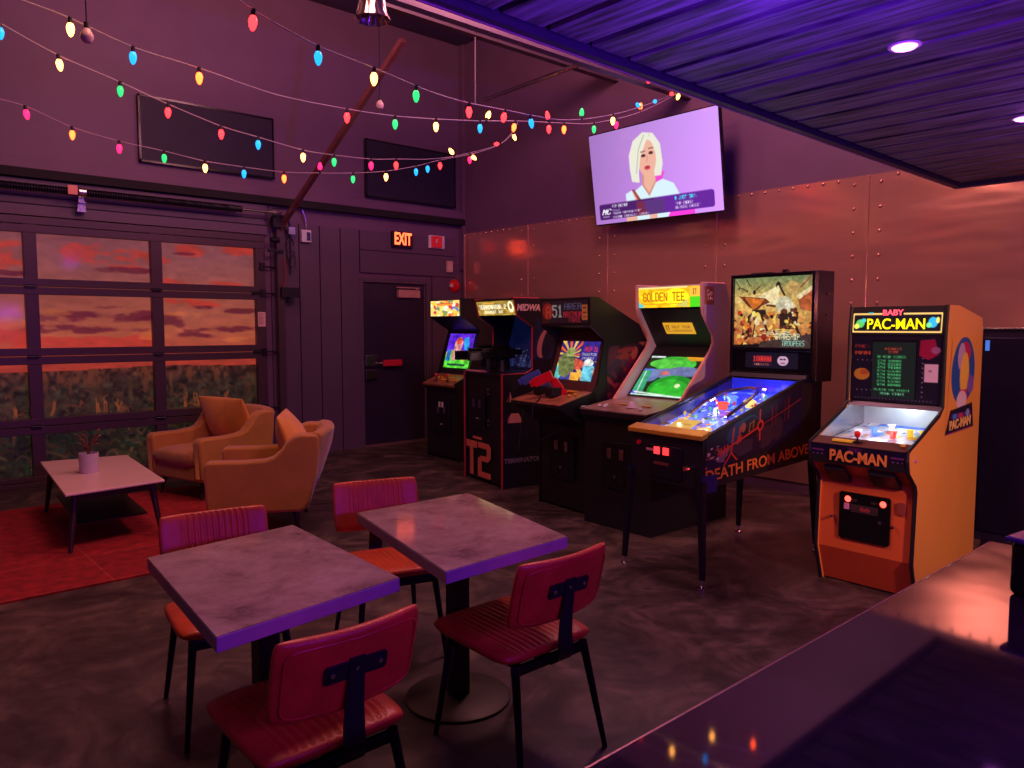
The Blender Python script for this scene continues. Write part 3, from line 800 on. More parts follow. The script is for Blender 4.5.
# ------------------------------------------------------------------ dining chairs
def make_chair(label):
    t = thing('dining_chair', label, 'chair', (0,0,0), 0, 'leather dining chairs around the bistro tables')
    # local +x = facing
    sd = pad(.44, .44, .055, ribs=12, ribw=.72, amp=.006, nu=96, nv=40, corner=.07)
    for i, (x, y, z) in enumerate(sd.v): sd.v[i] = (-y, x, z)     # ribs along x (front-back)
    o = sd.build('seat', M['leather'], t, loc=(0.02, 0, .415)); weld(o)
    o.rotation_euler = (0, math.radians(-2), 0)
    MB().box(-.17, .20, -.175, .175, .378, .392).build('seat_plate', M['metal_dark'], t, bevel=.004)
    bk = pad(.43, .245, .04, ribs=11, ribw=.62, amp=.006, nu=96, nv=32, corner=.05, curve=.028)
    # pad plane xy -> chair: x->y(side), y->z(up), z->facing
    for i, (x, y, z) in enumerate(bk.v): bk.v[i] = (z, -x, y)
    tilt = math.atan2(.056, .22)
    o = bk.build('backrest', M['leather_b'], t, loc=(-.250, 0, .635), rot=(0, -tilt, 0)); weld(o)
    # piping seam on the rear face
    m = MB(); pts = []
    for k in range(33):
        a = 2*PI*k/32; ca, sa = math.cos(a), math.sin(a)
        y = .193*math.copysign(abs(ca)**.25, ca); z = .100*math.copysign(abs(sa)**.25, sa)
        pts.append((-.0185+.028*(y/.215)**2, y, z))
    m.tube(pts, .0022, 6)
    m.build('seam_piping', M['leather_b'], t, loc=(-.250, 0, .635), rot=(0, -tilt, 0), smooth=True)
    # bracket: T plate on the back and the bent flat bar
    m = MB()
    m.prism([(-.085,.02),(.085,.02),(.092,.013),(.092,-.026),(.085,-.033),(-.085,-.033),(-.092,-.026),(-.092,.013)], -.028, -.021, 'x')
    m.build('back_plate', M['metal_dark'], t, loc=(-.252, 0, .655), rot=(0, -tilt, 0), bevel=.001, seg=1)
    prof = [(-.283,.675),(-.278,.64),(-.262,.54),(-.258,.47),(-.262,.415),(-.25,.385),(-.225,.368),(-.18,.362),(-.02,.362)]
    m = MB(); v = []
    for i, (x, z) in enumerate(prof):
        w_ = .022+.012*min(1, max(0, (.66-z)/.25))
        d = Vector((prof[min(i+1, 8)][0]-prof[max(i-1, 0)][0], prof[min(i+1, 8)][1]-prof[max(i-1, 0)][1])).normalized()
        nx, nz = -d.y*.0035, d.x*.0035
        v += [(x+nx, -w_, z+nz), (x+nx, w_, z+nz), (x-nx, w_, z-nz), (x-nx, -w_, z-nz)]
    f = []
    for i in range(8):
        for j in range(4): f.append((i*4+j, i*4+(j+1) % 4, i*4+4+(j+1) % 4, i*4+4+j))
    f += [(0,1,2,3), (32,35,34,33)]
    m.add(v, f); m.build('support_bar', M['metal_dark'], t, smooth=True)
    for y in (-.07, 0, .07):
        MB().lathe([(.0075, 0), (.0065, .003), (.001, .004)], n=10, M=Matrix.Translation((-.029, y, -.006)) @ Matrix.Rotation(-PI/2, 4, 'Y')).build('screw', M['chrome'], t, loc=(-.252, 0, .655), rot=(0, -tilt, 0), smooth=True)
    for x0 in (-.19, .15): MB().box(x0, x0+.025, -.17, .17, .345, .375).build('cross_bar', M['metal_dark'], t, bevel=.003)
    for sx, sy in ((-1,-1),(-1,1),(1,-1),(1,1)):
        tx = -.185 if sx < 0 else .165; fx = -.262 if sx < 0 else .215
        MB().tube([(tx, sy*.165, .385), (fx, sy*.205, .0)], [.0155, .0095], 14).build('leg', M['metal_dark'], t, smooth=True)
    return t
ch = make_chair('rust leather chair facing away, tucked at the near side of the middle table')
ch.location = (1.828, 2.035, 0); ch.rotation_euler = (0, 0, math.radians(90))
for x, y, a, lb in [(.974, 1.974, 90.4, 'rust leather chair seen from behind at the left table, at the bottom edge'),
                    (1.122, 2.925, -99.2, 'rust leather chair at the far side of the left table, seat half hidden under it'),
                    (1.932, 3.04, -107, 'rust leather chair with a ribbed backrest at the far side of the middle table')]:
    c = copy_tree(ch); c.location = (x, y, 0); c.rotation_euler = (0, 0, math.radians(a)); c['label'] = lb

# ------------------------------------------------------------------ armchairs
def make_armchair(label, M=M):
    t = thing('armchair', label, 'armchair', (0,0,0), 0, 'mustard velvet armchairs')
    # local +x = facing, half width .40
    arm = [(.37,.20),(.385,.50),(.375,.535),(.345,.552),(.10,.548),(-.04,.556),(-.10,.575),(-.15,.62),(-.19,.68),(-.235,.72),(-.29,.738),(-.40,.735),(-.425,.72),(-.425,.60),(-.40,.42),(-.355,.24),(-.32,.185),(-.28,.165),(.33,.165),(.36,.175)]
    for s in (-1, 1):
        a, b = (s*.40, s*.29)
        MB().prism(arm, min(a, b), max(a, b), 'y').build('side_panel', M['velvet'], t, bevel=.028, seg=4)
    MB().box(-.33, .355, -.295, .295, .165, .30).build('seat_base', M['velvet'], t, bevel=.02, seg=3)
    o = pad(.60, .66, .15, nu=40, nv=40, p=8, corner=.03, puff=.012).build('seat_cushion', M['velvet'], t, loc=(.06, 0, .355), rot=(0,0,PI/2)); weld(o)
    # curved back shell
    m = MB(); v = []; n = 20; 
    prof = [(-.30,.19),(-.345,.22),(-.42,.40),(-.495,.62),(-.515,.735),(-.50,.76),(-.465,.765),(-.43,.75),(-.36,.6),(-.30,.40),(-.26,.19)]
    for i in range(n+1):
        y = -.385+.77*i/n; u = y/.385
        dx = .075*u*u; dz = -.02*u**4
        for x, z in prof: v.append((x+dx, y, z+dz*(z > .5)))
    k = len(prof); f = []
    for i in range(n):
        for j in range(k): f.append((i*k+j, i*k+(j+1) % k, (i+1)*k+(j+1) % k, (i+1)*k+j))
    f += [tuple(range(k)), tuple(range(n*k+k-1, n*k-1, -1))]
    m.add(v, f); m.build('back_shell', M['velvet'], t, bevel=.02, seg=3)
    return t
def legs(t):
    for sx, sy in ((-1,-1),(-1,1),(1,-1),(1,1)):
        MB().tube([(sx*.25+.02, sy*.27, .175), (sx*.285+.02, sy*.30, 0)], [.022, .012], 12).build('leg', M['wood_dark'], t, smooth=True)
def pillow(t, loc, rot, w=.52, h=.42, th=.13):
    o = pad(w, h, .05, nu=40, nv=36, p=4, corner=.02, puff=th/2).build('back_cushion', M['velvet_c'], t, loc=loc, rot=rot); weld(o)
ac = make_armchair('mustard velvet armchair seen from its side, the nearer of the two')
legs(ac)
# cushion local: pad plane xy -> stand up leaning against the back
pillow(ac, (-.20, 0, .64), (0, math.radians(-70), 0), .46, .66, .17)
a2 = copy_tree(ac); a2['label'] = 'mustard velvet armchair with a loose back cushion, the farther one by the glass door'
ac.location = (2.463, 5.60, .012); ac.rotation_euler = (0, 0, math.radians(148.7))
a2.location = (2.573, 7.078, .012); a2.rotation_euler = (0, 0, math.radians(195.4))

# ------------------------------------------------------------------ coffee table and pot
t = thing('coffee_table', 'low pale topped rectangular coffee table on dark splayed legs', 'coffee table', (1.49, 6.41, .0125))
P = [(1.237-1.49,7.184-6.41),(1.868-1.49,7.081-6.41),(1.758-1.49,5.732-6.41),(1.106-1.49,5.652-6.41)]
MB().prism(P, .392, .41, 'z').build('tabletop', M['white_top'], t, bevel=.006)
Q = [(x*.82, y*.86) for x, y in P]
MB().prism(Q, .335, .392, 'z').build('apron', M['wood_dark'], t, bevel=.004)
MB().prism([(x*.72, y*.74) for x, y in P], .14, .155, 'z').build('lower_shelf', M['wood_dark'], t, bevel=.004)
for x, y in P:
    MB().tube([(x*.78, y*.82, .38), (x*.93, y*.93, 0)], [.026, .014], 10).build('leg', M['wood_dark'], t, smooth=True)
t = thing('potted_plant', 'small pale round pot with a reddish sprig on the coffee table', 'potted plant', (1.42, 6.40, .422))
MB().lathe([(.001,0),(.062,0),(.066,.01),(.068,.15),(.062,.15),(.060,.02),(.001,.02)], n=28).build('pot', M['ceramic'], t, smooth=True)
MB().lathe([(.001,.125),(.061,.125),(.061,.130),(.001,.130)], n=20).build('soil', M['wood_dark'], t)
m = MB(); r = random.Random(3)
for k in range(9):
    a = r.uniform(0, 6.28); L = r.uniform(.08, .2); ex = Vector((math.cos(a)*.07, math.sin(a)*.07, .13+L))
    m.tube([(0,0,.12), (ex.x*.3, ex.y*.3, .13+L*.5), ex], .003, 5)
    for q in (.6, 1):
        p = ex*q+Vector((0,0,.12*(1-q))); d = Vector((math.cos(a+q), math.sin(a+q), .3))*.035; s = Vector((-d.y, d.x, 0))*.4
        m.add([p, p+d*.6+s, p+d*1.3, p+d*.6-s, p+d*.6+Vector((0,0,.006))], [(0,1,4),(1,2,4),(2,3,4),(3,0,4)])
m.build('sprig', M['leaf'], t)

# ------------------------------------------------------------------ arcade helpers: local +x back, -y viewer's right
def sides(t, prof, w, th, mtl, trim=None, trim_r=.009, edge=None):
    out = []
    for s in (1, -1):
        a = s*(w/2-th); b = s*w/2
        o = MB().prism(prof, min(a, b), max(a, b), 'y').build('side_panel', mtl, t)
        out.append(o)
        if trim:
            e = edge or prof
            MB().tube([(x-.002, s*(w/2-th/2), z) for x, z in e], th*.52, 6).build('edge_trim', trim, o)
    return out
def slab(t, name, p, q, w, th, mtl, bevel=0, yc=0):
    """board spanning the width between profile points p,q with thickness th to the back"""
    d = Vector((q[0]-p[0], q[1]-p[1])).normalized(); n = Vector((d.y, -d.x))*th
    P = [p, q, (q[0]+n.x, q[1]+n.y), (p[0]+n.x, p[1]+n.y)]
    return MB().prism(P, yc-w/2, yc+w/2, 'y').build(name, mtl, t, bevel=bevel)
def face(t, name, art, mtl, top, bot, yl, yr, off=.002, bulge=0, parent=None):
    """artwork on the sloping face between profile points top and bot; yl = left (+y), yr = right (-y)"""
    return art_obj(name, art, mtl, (top[0], yl, top[1]), (top[0], yr, top[1]), (bot[0], yr, bot[1]), (bot[0], yl, bot[1]), parent or t, off, bulge)
def lerp(p, q, s): return (p[0]+(q[0]-p[0])*s, p[1]+(q[1]-p[1])*s)
def coin_door(t, y0, y1, z0, z1, x, lamps=None, mtl=None):
    o = MB().box(x-.012, x, y0, y1, z0, z1).build('coin_door', mtl or M['metal_dark'], t, bevel=.006)
    for s in (.3, .7):
        yy = y0+(y1-y0)*s
        MB().box(x-.02, x-.012, yy-.022, yy+.022, z1-.13, z1-.05).build('coin_slot', emis('coin lamp', rgb(*lamps), 5) if lamps else M['steel'], o, bevel=.003)
        MB().box(x-.018, x-.012, yy-.03, yy+.03, z0+.05, z0+.11).build('return_flap', M['black'], o)
    MB().cyl((x-.012,(y0+y1)/2,z0+.1),(x-.024,(y0+y1)/2,z0+.1),.012,n=12).build('lock', M['chrome'], o)
    return o
def joystick(t, x, y, z, mtl, h=.07):
    o = MB().lathe([(.022,0),(.024,.004),(.006,.008),(.005,h-.02),(.006,h-.015)], n=14).build('joystick', M['metal_dark'], t, smooth=True, loc=(x,y,z))
    MB().lathe([(.001,h-.025),(.012,h-.02),(.018,h-.006),(.016,h+.006),(.008,h+.013),(.001,h+.015)], n=14).build('knob', mtl, o, smooth=True)
def button(t, x, y, z, mtl):
    MB().lathe([(.017,0),(.017,.006),(.012,.007),(.012,.012),(.010,.014),(.001,.014)], n=14).build('button', mtl, t, smooth=True, loc=(x,y,z))

# --- fighting game at the far left of the row
def fighter():
    w = .64; t = thing('arcade_cabinet', 'black arcade cabinet with a purple and green screen, next to the exit door', 'arcade machine', (5.186, 7.084, 0), math.radians(-2.6), 'upright arcade cabinets')
    prof = [(.05,0),(.05,.80),(0,.84),(0,.88),(.20,.98),(.36,1.48),(.10,1.634),(.10,1.84),(.75,1.84),(.75,0)]
    sides(t, prof, w, .02, M['black'])
    slab(t, 'front_board', (.06,.03), (.06,.82), w-.04, .02, M['black'])
    MB().box(.1,.74,-w/2+.02,w/2-.02,0,.03).box(.73,.75,-w/2+.02,w/2-.02,0,1.82).build('back_board', M['black'], t)
    slab(t, 'control_panel', (-.02,.865), (.22,.975), w-.01, .03, M['wood_cp'], .004)
    slab(t, 'monitor_bezel', (.22,.97), (.37,1.47), w-.05, .02, M['black'])
    slab(t, 'hood', (.37,1.47), (.12,1.63), w-.04, .02, M['black'])
    slab(t, 'top_board', (.10,1.82), (.75,1.82), w, .02, M['black'])
    a = Art(60, 60, (96, 40, 220))
    a.ell(.35,.25,.22,.22,(70,30,200)).rect(0,.62,1,1,(90,215,60)).ell(.45,.60,.5,.12,(150,170,60)).poly([(.3,.25),(.5,.1),(.62,.25),(.55,.75),(.3,.8)],(225,150,150)).ell(.45,.22,.12,.1,(235,90,60)).poly([(.62,.15),(.8,.1),(.9,.5),(.7,.45)],(40,150,215)).poly([(.05,.5),(.2,.45),(.22,.8),(.05,.8)],(40,110,200)).ell(.75,.68,.16,.1,(200,160,60)).rect(.15,.88,.85,.93,(20,40,60)).noise(.5,12,12,4)
    face(t, 'screen', a, M['screen'], (.35,1.44), (.235,1.045), .25, -.25, .004, .006)
    a = Art(70, 36, (240, 200, 110))
    r = random.Random(2)
    for k in range(60):
        a.ell(r.random(), r.random(), r.uniform(.02,.07), r.uniform(.05,.18), r.choice([(250,210,90),(230,120,60),(70,110,220),(250,240,200),(200,60,60),(120,140,90),(255,190,60)]), r.uniform(0,3))
    a.pl([(.25+.05*k, .22+.06*(k%2)) for k in range(11)], .14, (190,60,30)); a.pl([(.25+.05*k, .24+.06*(k%2)) for k in range(11)], .07, (250,150,60))
    face(t, 'marquee', a, M['marquee'], (.095,1.82), (.095,1.645), .29, -.29, .003)
    MB().box(.105,.12,-w/2+.02,w/2-.02,1.635,1.82).build('marquee_box', M['black'], t)
    for y in (.14, -.10): joystick(t, .06, y, .902, M['red_plastic'])
    for y in (.04, .0, -.04, -.20, -.16, -.24):
        button(t, .08, y, .91, M['yellow_btn']); 
    for y in (.17,.10,-.02,-.13): button(t, .12, y, .93, M['yellow_btn'])
    o = coin_door(t, -.15, .15, .30, .66, .05); 
    [MB().box(.03,.045,yb,yb+.03,.60,.66).build('price_label', M['white_plastic'], o) for yb in (.02, -.04)]
fighter()

# --- gun game cabinet with the T2 lettering
def gun_cab():
    w = .769; t = thing('arcade_cabinet', 'tall black cabinet with red edge trim, T2 lettering and mounted guns', 'arcade machine', (4.721, 5.723, 0), math.radians(-10.6), 'upright arcade cabinets')
    prof = [(0,0),(0,1.076),(.25,1.077),(.333,1.12),(.333,1.52),(.162,1.627),(.123,1.79),(.85,1.79),(.85,0)]
    fr = prof[:7]+[(.4,1.79)]
    art = Art(90, 170, (20, 18, 30))
    r = random.Random(8)
    sp = sides(t, prof, w, .022, M['black'], M['red_trim'], edge=fr)
    slab(t, 'front_board', (.02,.02), (.02,1.07), w-.04, .02, M['black'])
    MB().box(.83,.85,-w/2+.02,w/2-.02,0,1.77).box(.12,.85,-w/2+.02,w/2-.02,1.77,1.79).build('back_board', M['black'], t)
    slab(t, 'control_shelf', (.0,1.076), (.36,1.10), w-.04, .03, M['metal_dark'])
    MB().box(-.004,.06,.02,.36,1.078,1.092).build('shelf_strip', M['pink_trim'], t)  # pale strip stands in for the line of light along the shelf
    slab(t, 'viewing_hood', (.50,1.70), (.17,1.63), w-.05, .015, M['black'])
    b = slab(t, 'monitor_bezel', (.44,1.09), (.62,1.72), w-.05, .02, mat('blue printed bezel', rgb(30,50,110), .3))
    a = Art(90, 80, (16, 30, 84), 2); 
    a.noise(.4, 4, 4, 3)
    for k in range(13):
        x = r.uniform(0,1); hh = r.uniform(.08,.3); a.rect(x, 1-hh, x+r.uniform(.02,.06), 1, (70,86,150))
    for k in range(46):
        x = r.uniform(0,1); y = r.uniform(.66,.96); a.rect(x, y, x+r.uniform(.01,.05), y+.012, (150,160,215))
    face(t, 'printed_glass', a, art_mat('blue lit glass', .28, .2), (.60,1.66), (.45,1.12), .355, -.355, .004)
    # guns
    for s, y in ((1, .14), (-1, -.13)):
        g = MB()
        g.cyl((.14,y,1.09),(.14,y,1.20),.04,.03,n=16)
        g.build('gun_mount', M['black'], t, smooth=True)
        g = MB(); Mx = Matrix.Translation((.13,y,1.27)) @ Matrix.Rotation(math.radians(-6), 4, 'Z')
        g.box(-.20,.14,-.032,.032,-.05,.045, M=Mx).box(-.34,-.20,-.024,.024,-.07,.02, M=Mx).box(.14,.22,-.022,.022,-.02,.035, M=Mx).box(-.08,-.02,-.02,.02,-.14,-.05, M=Mx).box(.02,.09,-.02,.02,-.17,-.05, M=Mx).box(-.1,.1,-.012,.012,.045,.075, M=Mx)
        o = g.build('mounted_gun', M['blackgloss'], t, bevel=.008)
        MB().cyl((.35,y+.02,1.28),(.12,y+.005,1.28),.016,n=12).build('barrel', M['steel'], o)
        MB().box(-.10,-.02,y-.04,y-.03,1.285,1.297).build('barrel_highlight_rail', M['steel'], o)
    # marquee
    a = Art(84, 34, (150, 120, 50)); a.noise(.5, 10, 6, 5)
    a.text('TERMINATOR 2', .06, .28, .30, (255, 252, 225), .72, .25).text('JUDGMENT DAY', .16, .66, .2, (255, 250, 215), .52, .2).ell(.90,.45,.07,.36,(250,240,200)).ell(.90,.42,.035,.2,(120,90,40)).line(.2,.2,.5,.14,.05,(240,170,60))
    face(t, 'marquee', a, M['marquee'], (.128,1.775), (.165,1.635), .36, -.36, .004)
    slab(t, 'marquee_box', (.168,1.632), (.130,1.78), w-.05, .05, M['black'])
    # T2 on the front
    pm = mat('faded red orange print', rgb(222, 116, 96), .5, noise=.1)
    T2 = MB()
    def tp(pts): T2.prism([(.345-u*.50, .05+v*.34) for u, v in pts], -.006, -.001, 'x')
    tp([(0,1),(.02,.80),(.17,.80),(.17,0),(.30,0),(.30,.80),(.44,.80),(.46,1)])
    tp([(.50,1),(.50,.84),(.84,.84),(.86,.80),(.86,.66),(.84,.62),(.62,.62),(.50,.52),(.50,0),(1,0),(1,.16),(.64,.16),(.64,.44),(.68,.47),(.90,.47),(1,.58),(1,.90),(.92,1)])
    T2.build('t2_lettering', pm, t)
    MB().box(-.005,-.001,.02,.20,.415,.44).build('front_print_bar', pm, t)
    for z in (.92, .62):
        MB().cyl((-.004,-.12,z),(-.014,-.12,z),.012,n=12).box(-.008,-.001,-.14,-.10,z-.05,z-.03).build('lock', M['chrome'], t)
    coin_door(t, -.05, .25, .52, .86, .02-.02)
    # side print on the near side
    ys = -w/2-.0008
    a = Art(80, 120, (22, 20, 34), 2); a.rect(0,.0,1,.55,(28,40,80)); a.noise(.4,5,5,9)
    a.ell(.22,.34,.13,.20,(190,120,116),.3).ell(.32,.33,.12,.21,(24,28,52),.3).ell(.8,.7,.3,.2,(60,30,50))
    art_obj('side_print', a, M['print_matte'], (.345,ys,1.60), (.84,ys,1.60), (.84,ys,.9), (.345,ys,.9), t, .0012)
    text_obj('maker_lettering', 'MIDWAY', .085, mat('pale lettering', rgb(235,190,185), .5), t, frame_M((.30, ys-.002, 1.70), (1,0,0), (0,0,1)), bold=.003, width=.32, shear=.2)
    text_obj('small_lettering', 'TERMINATOR', .06, mat('grey lettering', rgb(120,110,125), .5), t, frame_M((.22, ys-.002, .26), (1,0,0), (0,0,1)), bold=.002, width=.42)
    MB().prism([(.04,.82),(.11,.82),(.08,.91),(.07,.91)], ys-.0015, ys-.0005, 'y').prism([(.04,.62),(.20,.62),(.20,.66),(.17,.71),(.09,.71),(.06,.67)], ys-.0015, ys-.0005, 'y').build('pale_side_graphic', mat('pale side print', rgb(200,130,120), .5), t)
    MB().tube([(.06,ys-.02,.98),(.04,ys-.03,.75),(.02,ys-.03,.55),(-.01,ys-.02,.45)], .006, 6).build('gun_cable', M['metal_dark'], t, smooth=True)
gun_cab()

# --- two gun shooter
def toy_gun(t, loc, rz, mtl, ry=0):
    Mx = Matrix.Translation(loc) @ Matrix.Rotation(rz, 4, 'Z') @ Matrix.Rotation(ry, 4, 'Y') @ Matrix.Scale(1.35, 4)
    m = MB(); m.box(-.06,.06,-.026,.026,-.012,.046, M=Mx).box(-.085,-.06,-.018,.018,.0,.038, M=Mx)
    m.prism([(.03,-.005),(.075,-.005),(.10,-.12),(.05,-.125)], -.018, .018, 'y', M=Mx)
    m.tube([Mx @ Vector(p) for p in ((.03,0,-.005),(.0,0,-.045),(.04,0,-.06))], .005, 6)
    o = m.build('light_gun', mtl, t, bevel=.006); return o
def shooter():
    w = .638; t = thing('arcade_cabinet', 'black shooting game cabinet with red and blue toy guns on its panel', 'arcade machine', (4.528, 4.447, 0), math.radians(-5.7), 'upright arcade cabinets')
    prof = [(0,0),(.0,.96),(.10,1.05),(.17,1.42),(.017,1.528),(.01,1.758),(.10,1.758),(.56,1.545),(.66,1.40),(.66,0)]
    sides(t, prof, w, .02, M['black'])
    slab(t, 'front_board', (.01,.02), (.01,.90), w-.04, .02, M['black'])
    MB().box(.64,.66,-w/2+.02,w/2-.02,0,1.4).build('back_board', M['black'], t)
    slab(t, 'roof_board', (.10,1.757), (.56,1.544), w-.02, .02, M['black'])
    # panel jutting forward
    P = [(-.30,.885),(-.30,.905),(.08,1.0),(.08,.70),(.0,.70)]
    MB().prism(P, -w/2, w/2, 'y').build('control_box', M['black'], t)
    slab(t, 'control_panel', (-.30,.912), (.05,1.0), w-.005, .006, M['wood_cp'])
    slab(t, 'monitor_bezel', (.07,.99), (.24,1.50), w-.04, .02, M['brown_bezel'])
    slab(t, 'hood', (.24,1.50), (.03,1.53), w-.04, .02, M['black'])
    a = Art(76, 84, (40, 40, 120))
    r = random.Random(4)
    for k in range(16):
        an = k*.4; a.poly([(.32,.38),(.32+1.0*math.cos(an),.38+1.0*math.sin(an)),(.32+1.0*math.cos(an+.2),.38+1.0*math.sin(an+.2))], (250,90,40) if k%2 else (250,190,90))
    a.rect(.55,0,1,.5,(52,40,132)).rect(0,.75,.45,1,(60,60,150))
    a.ell(.3,.3,.12,.13,(150,160,90)).poly([(.12,.42),(.45,.4),(.5,.75),(.1,.78)],(60,80,60)).ell(.2,.55,.14,.14,(210,190,110)).ell(.55,.6,.16,.13,(220,90,70)).ell(.82,.55,.12,.1,(240,240,235)).poly([(.7,.62),(.98,.62),(.98,1),(.72,1)],(110,200,225)).rect(.42,.8,.66,1,(245,170,60)).ell(.08,.8,.1,.2,(90,200,190))
    a.poly([(.0,.5),(.12,.3),(.3,.45),(.42,.42),(.5,.7),(.3,.95),(.12,.9)],(112,120,70)).text('AREA 51', .64, .14, .12, (235,50,90), .32, .2).text('SHOOTER', .6, .3, .07, (240,240,250), .36, .1).text('INSERT', .62, .4, .06, (240,240,250), .3, .1)
    a.noise(.35, 16, 16, 6)
    face(t, 'screen', a, M['screen'], lerp((.07,.99),(.24,1.50),.80), lerp((.07,.99),(.24,1.50),.17), .235, -.245, .004, .006)
    a = Art(100, 46, (22, 16, 30)); a.rect(.0,.0,.16,1,(60,14,20)).ell(.14,.45,.12,.36,(150,30,30))
    a.text('A', .10, .22, .55, (200,60,40), .10, .3).text('51', .24, .18, .55, (170,160,160), .22, .3)
    a.text('AREA', .50, .12, .28, (90,80,120), .36, .2).text('MAXIMUM', .48, .48, .26, (210,40,60), .38, .25).text('FORCE', .60, .76, .18, (190,40,60), .24, .2)
    a.rect(.87,.2,.98,.85,(196,96,50)).rect(.89,.3,.96,.36,(90,30,30)).rect(.89,.5,.96,.56,(90,30,30)).rect(.89,.7,.96,.74,(90,30,30))
    face(t, 'marquee', a, M['marquee_dim'], (.008,1.735), (.014,1.55), .29, -.30, .003)
    slab(t, 'marquee_box', (.018,1.53), (.011,1.758), w-.04, .1, M['black'])
    for y, mt, rz, x in ((.24, M['blue_plastic'], -.8, -.13), (.03, M['red_plastic'], -.8, -.17)):
        h = MB(); h.box(x-.02,x+.12,y-.12,y-.03,.955,1.03)
        h.build('holster', M['black'], t, bevel=.006)
        toy_gun(t, (x, y, 1.075), rz, mt, math.radians(-25))
    for y in (.26, -.2): button(t, -.1, y, .965, M['yellow_btn']); button(t, -.06, y-.03, .975, M['yellow_btn'])
    MB().box(-.03,.02,-.17,-.08,.99,1.0).build('yellow_label', M['yellow_btn'], t)
    coin_door(t, -.16, .16, .25, .62, -.001)
    MB().tube([(-.24,-.02,.96),(-.33,-.02,.88),(-.335,-.02,.7),(-.32,-.03,.5)], .006, 6).build('gun_cable', M['metal_dark'], t, smooth=True)
    MB().tube([(-.25,.2,.9),(-.34,.16,.5),(-.31,-.1,.62),(-.03,-.15,.72)], .006, 6).build('gun_cable', M['metal_dark'], t, smooth=True)
    # side art
    a = Art(60, 90, (52, 22, 44), 2)
    for k in range(70):
        a.ell(r.random(), r.random(), r.uniform(.03,.12), r.uniform(.04,.16), r.choice([(120,28,56),(70,26,70),(150,50,60),(34,18,40),(90,40,70),(44,20,60),(180,90,80)]), r.uniform(0,3))
    ys = -w/2-.001
    art_obj('side_print', a, M['print_matte'], (.20,ys,1.36), (.64,ys,1.40), (.64,ys,.62), (.20,ys,.62), t, .0012)
shooter()

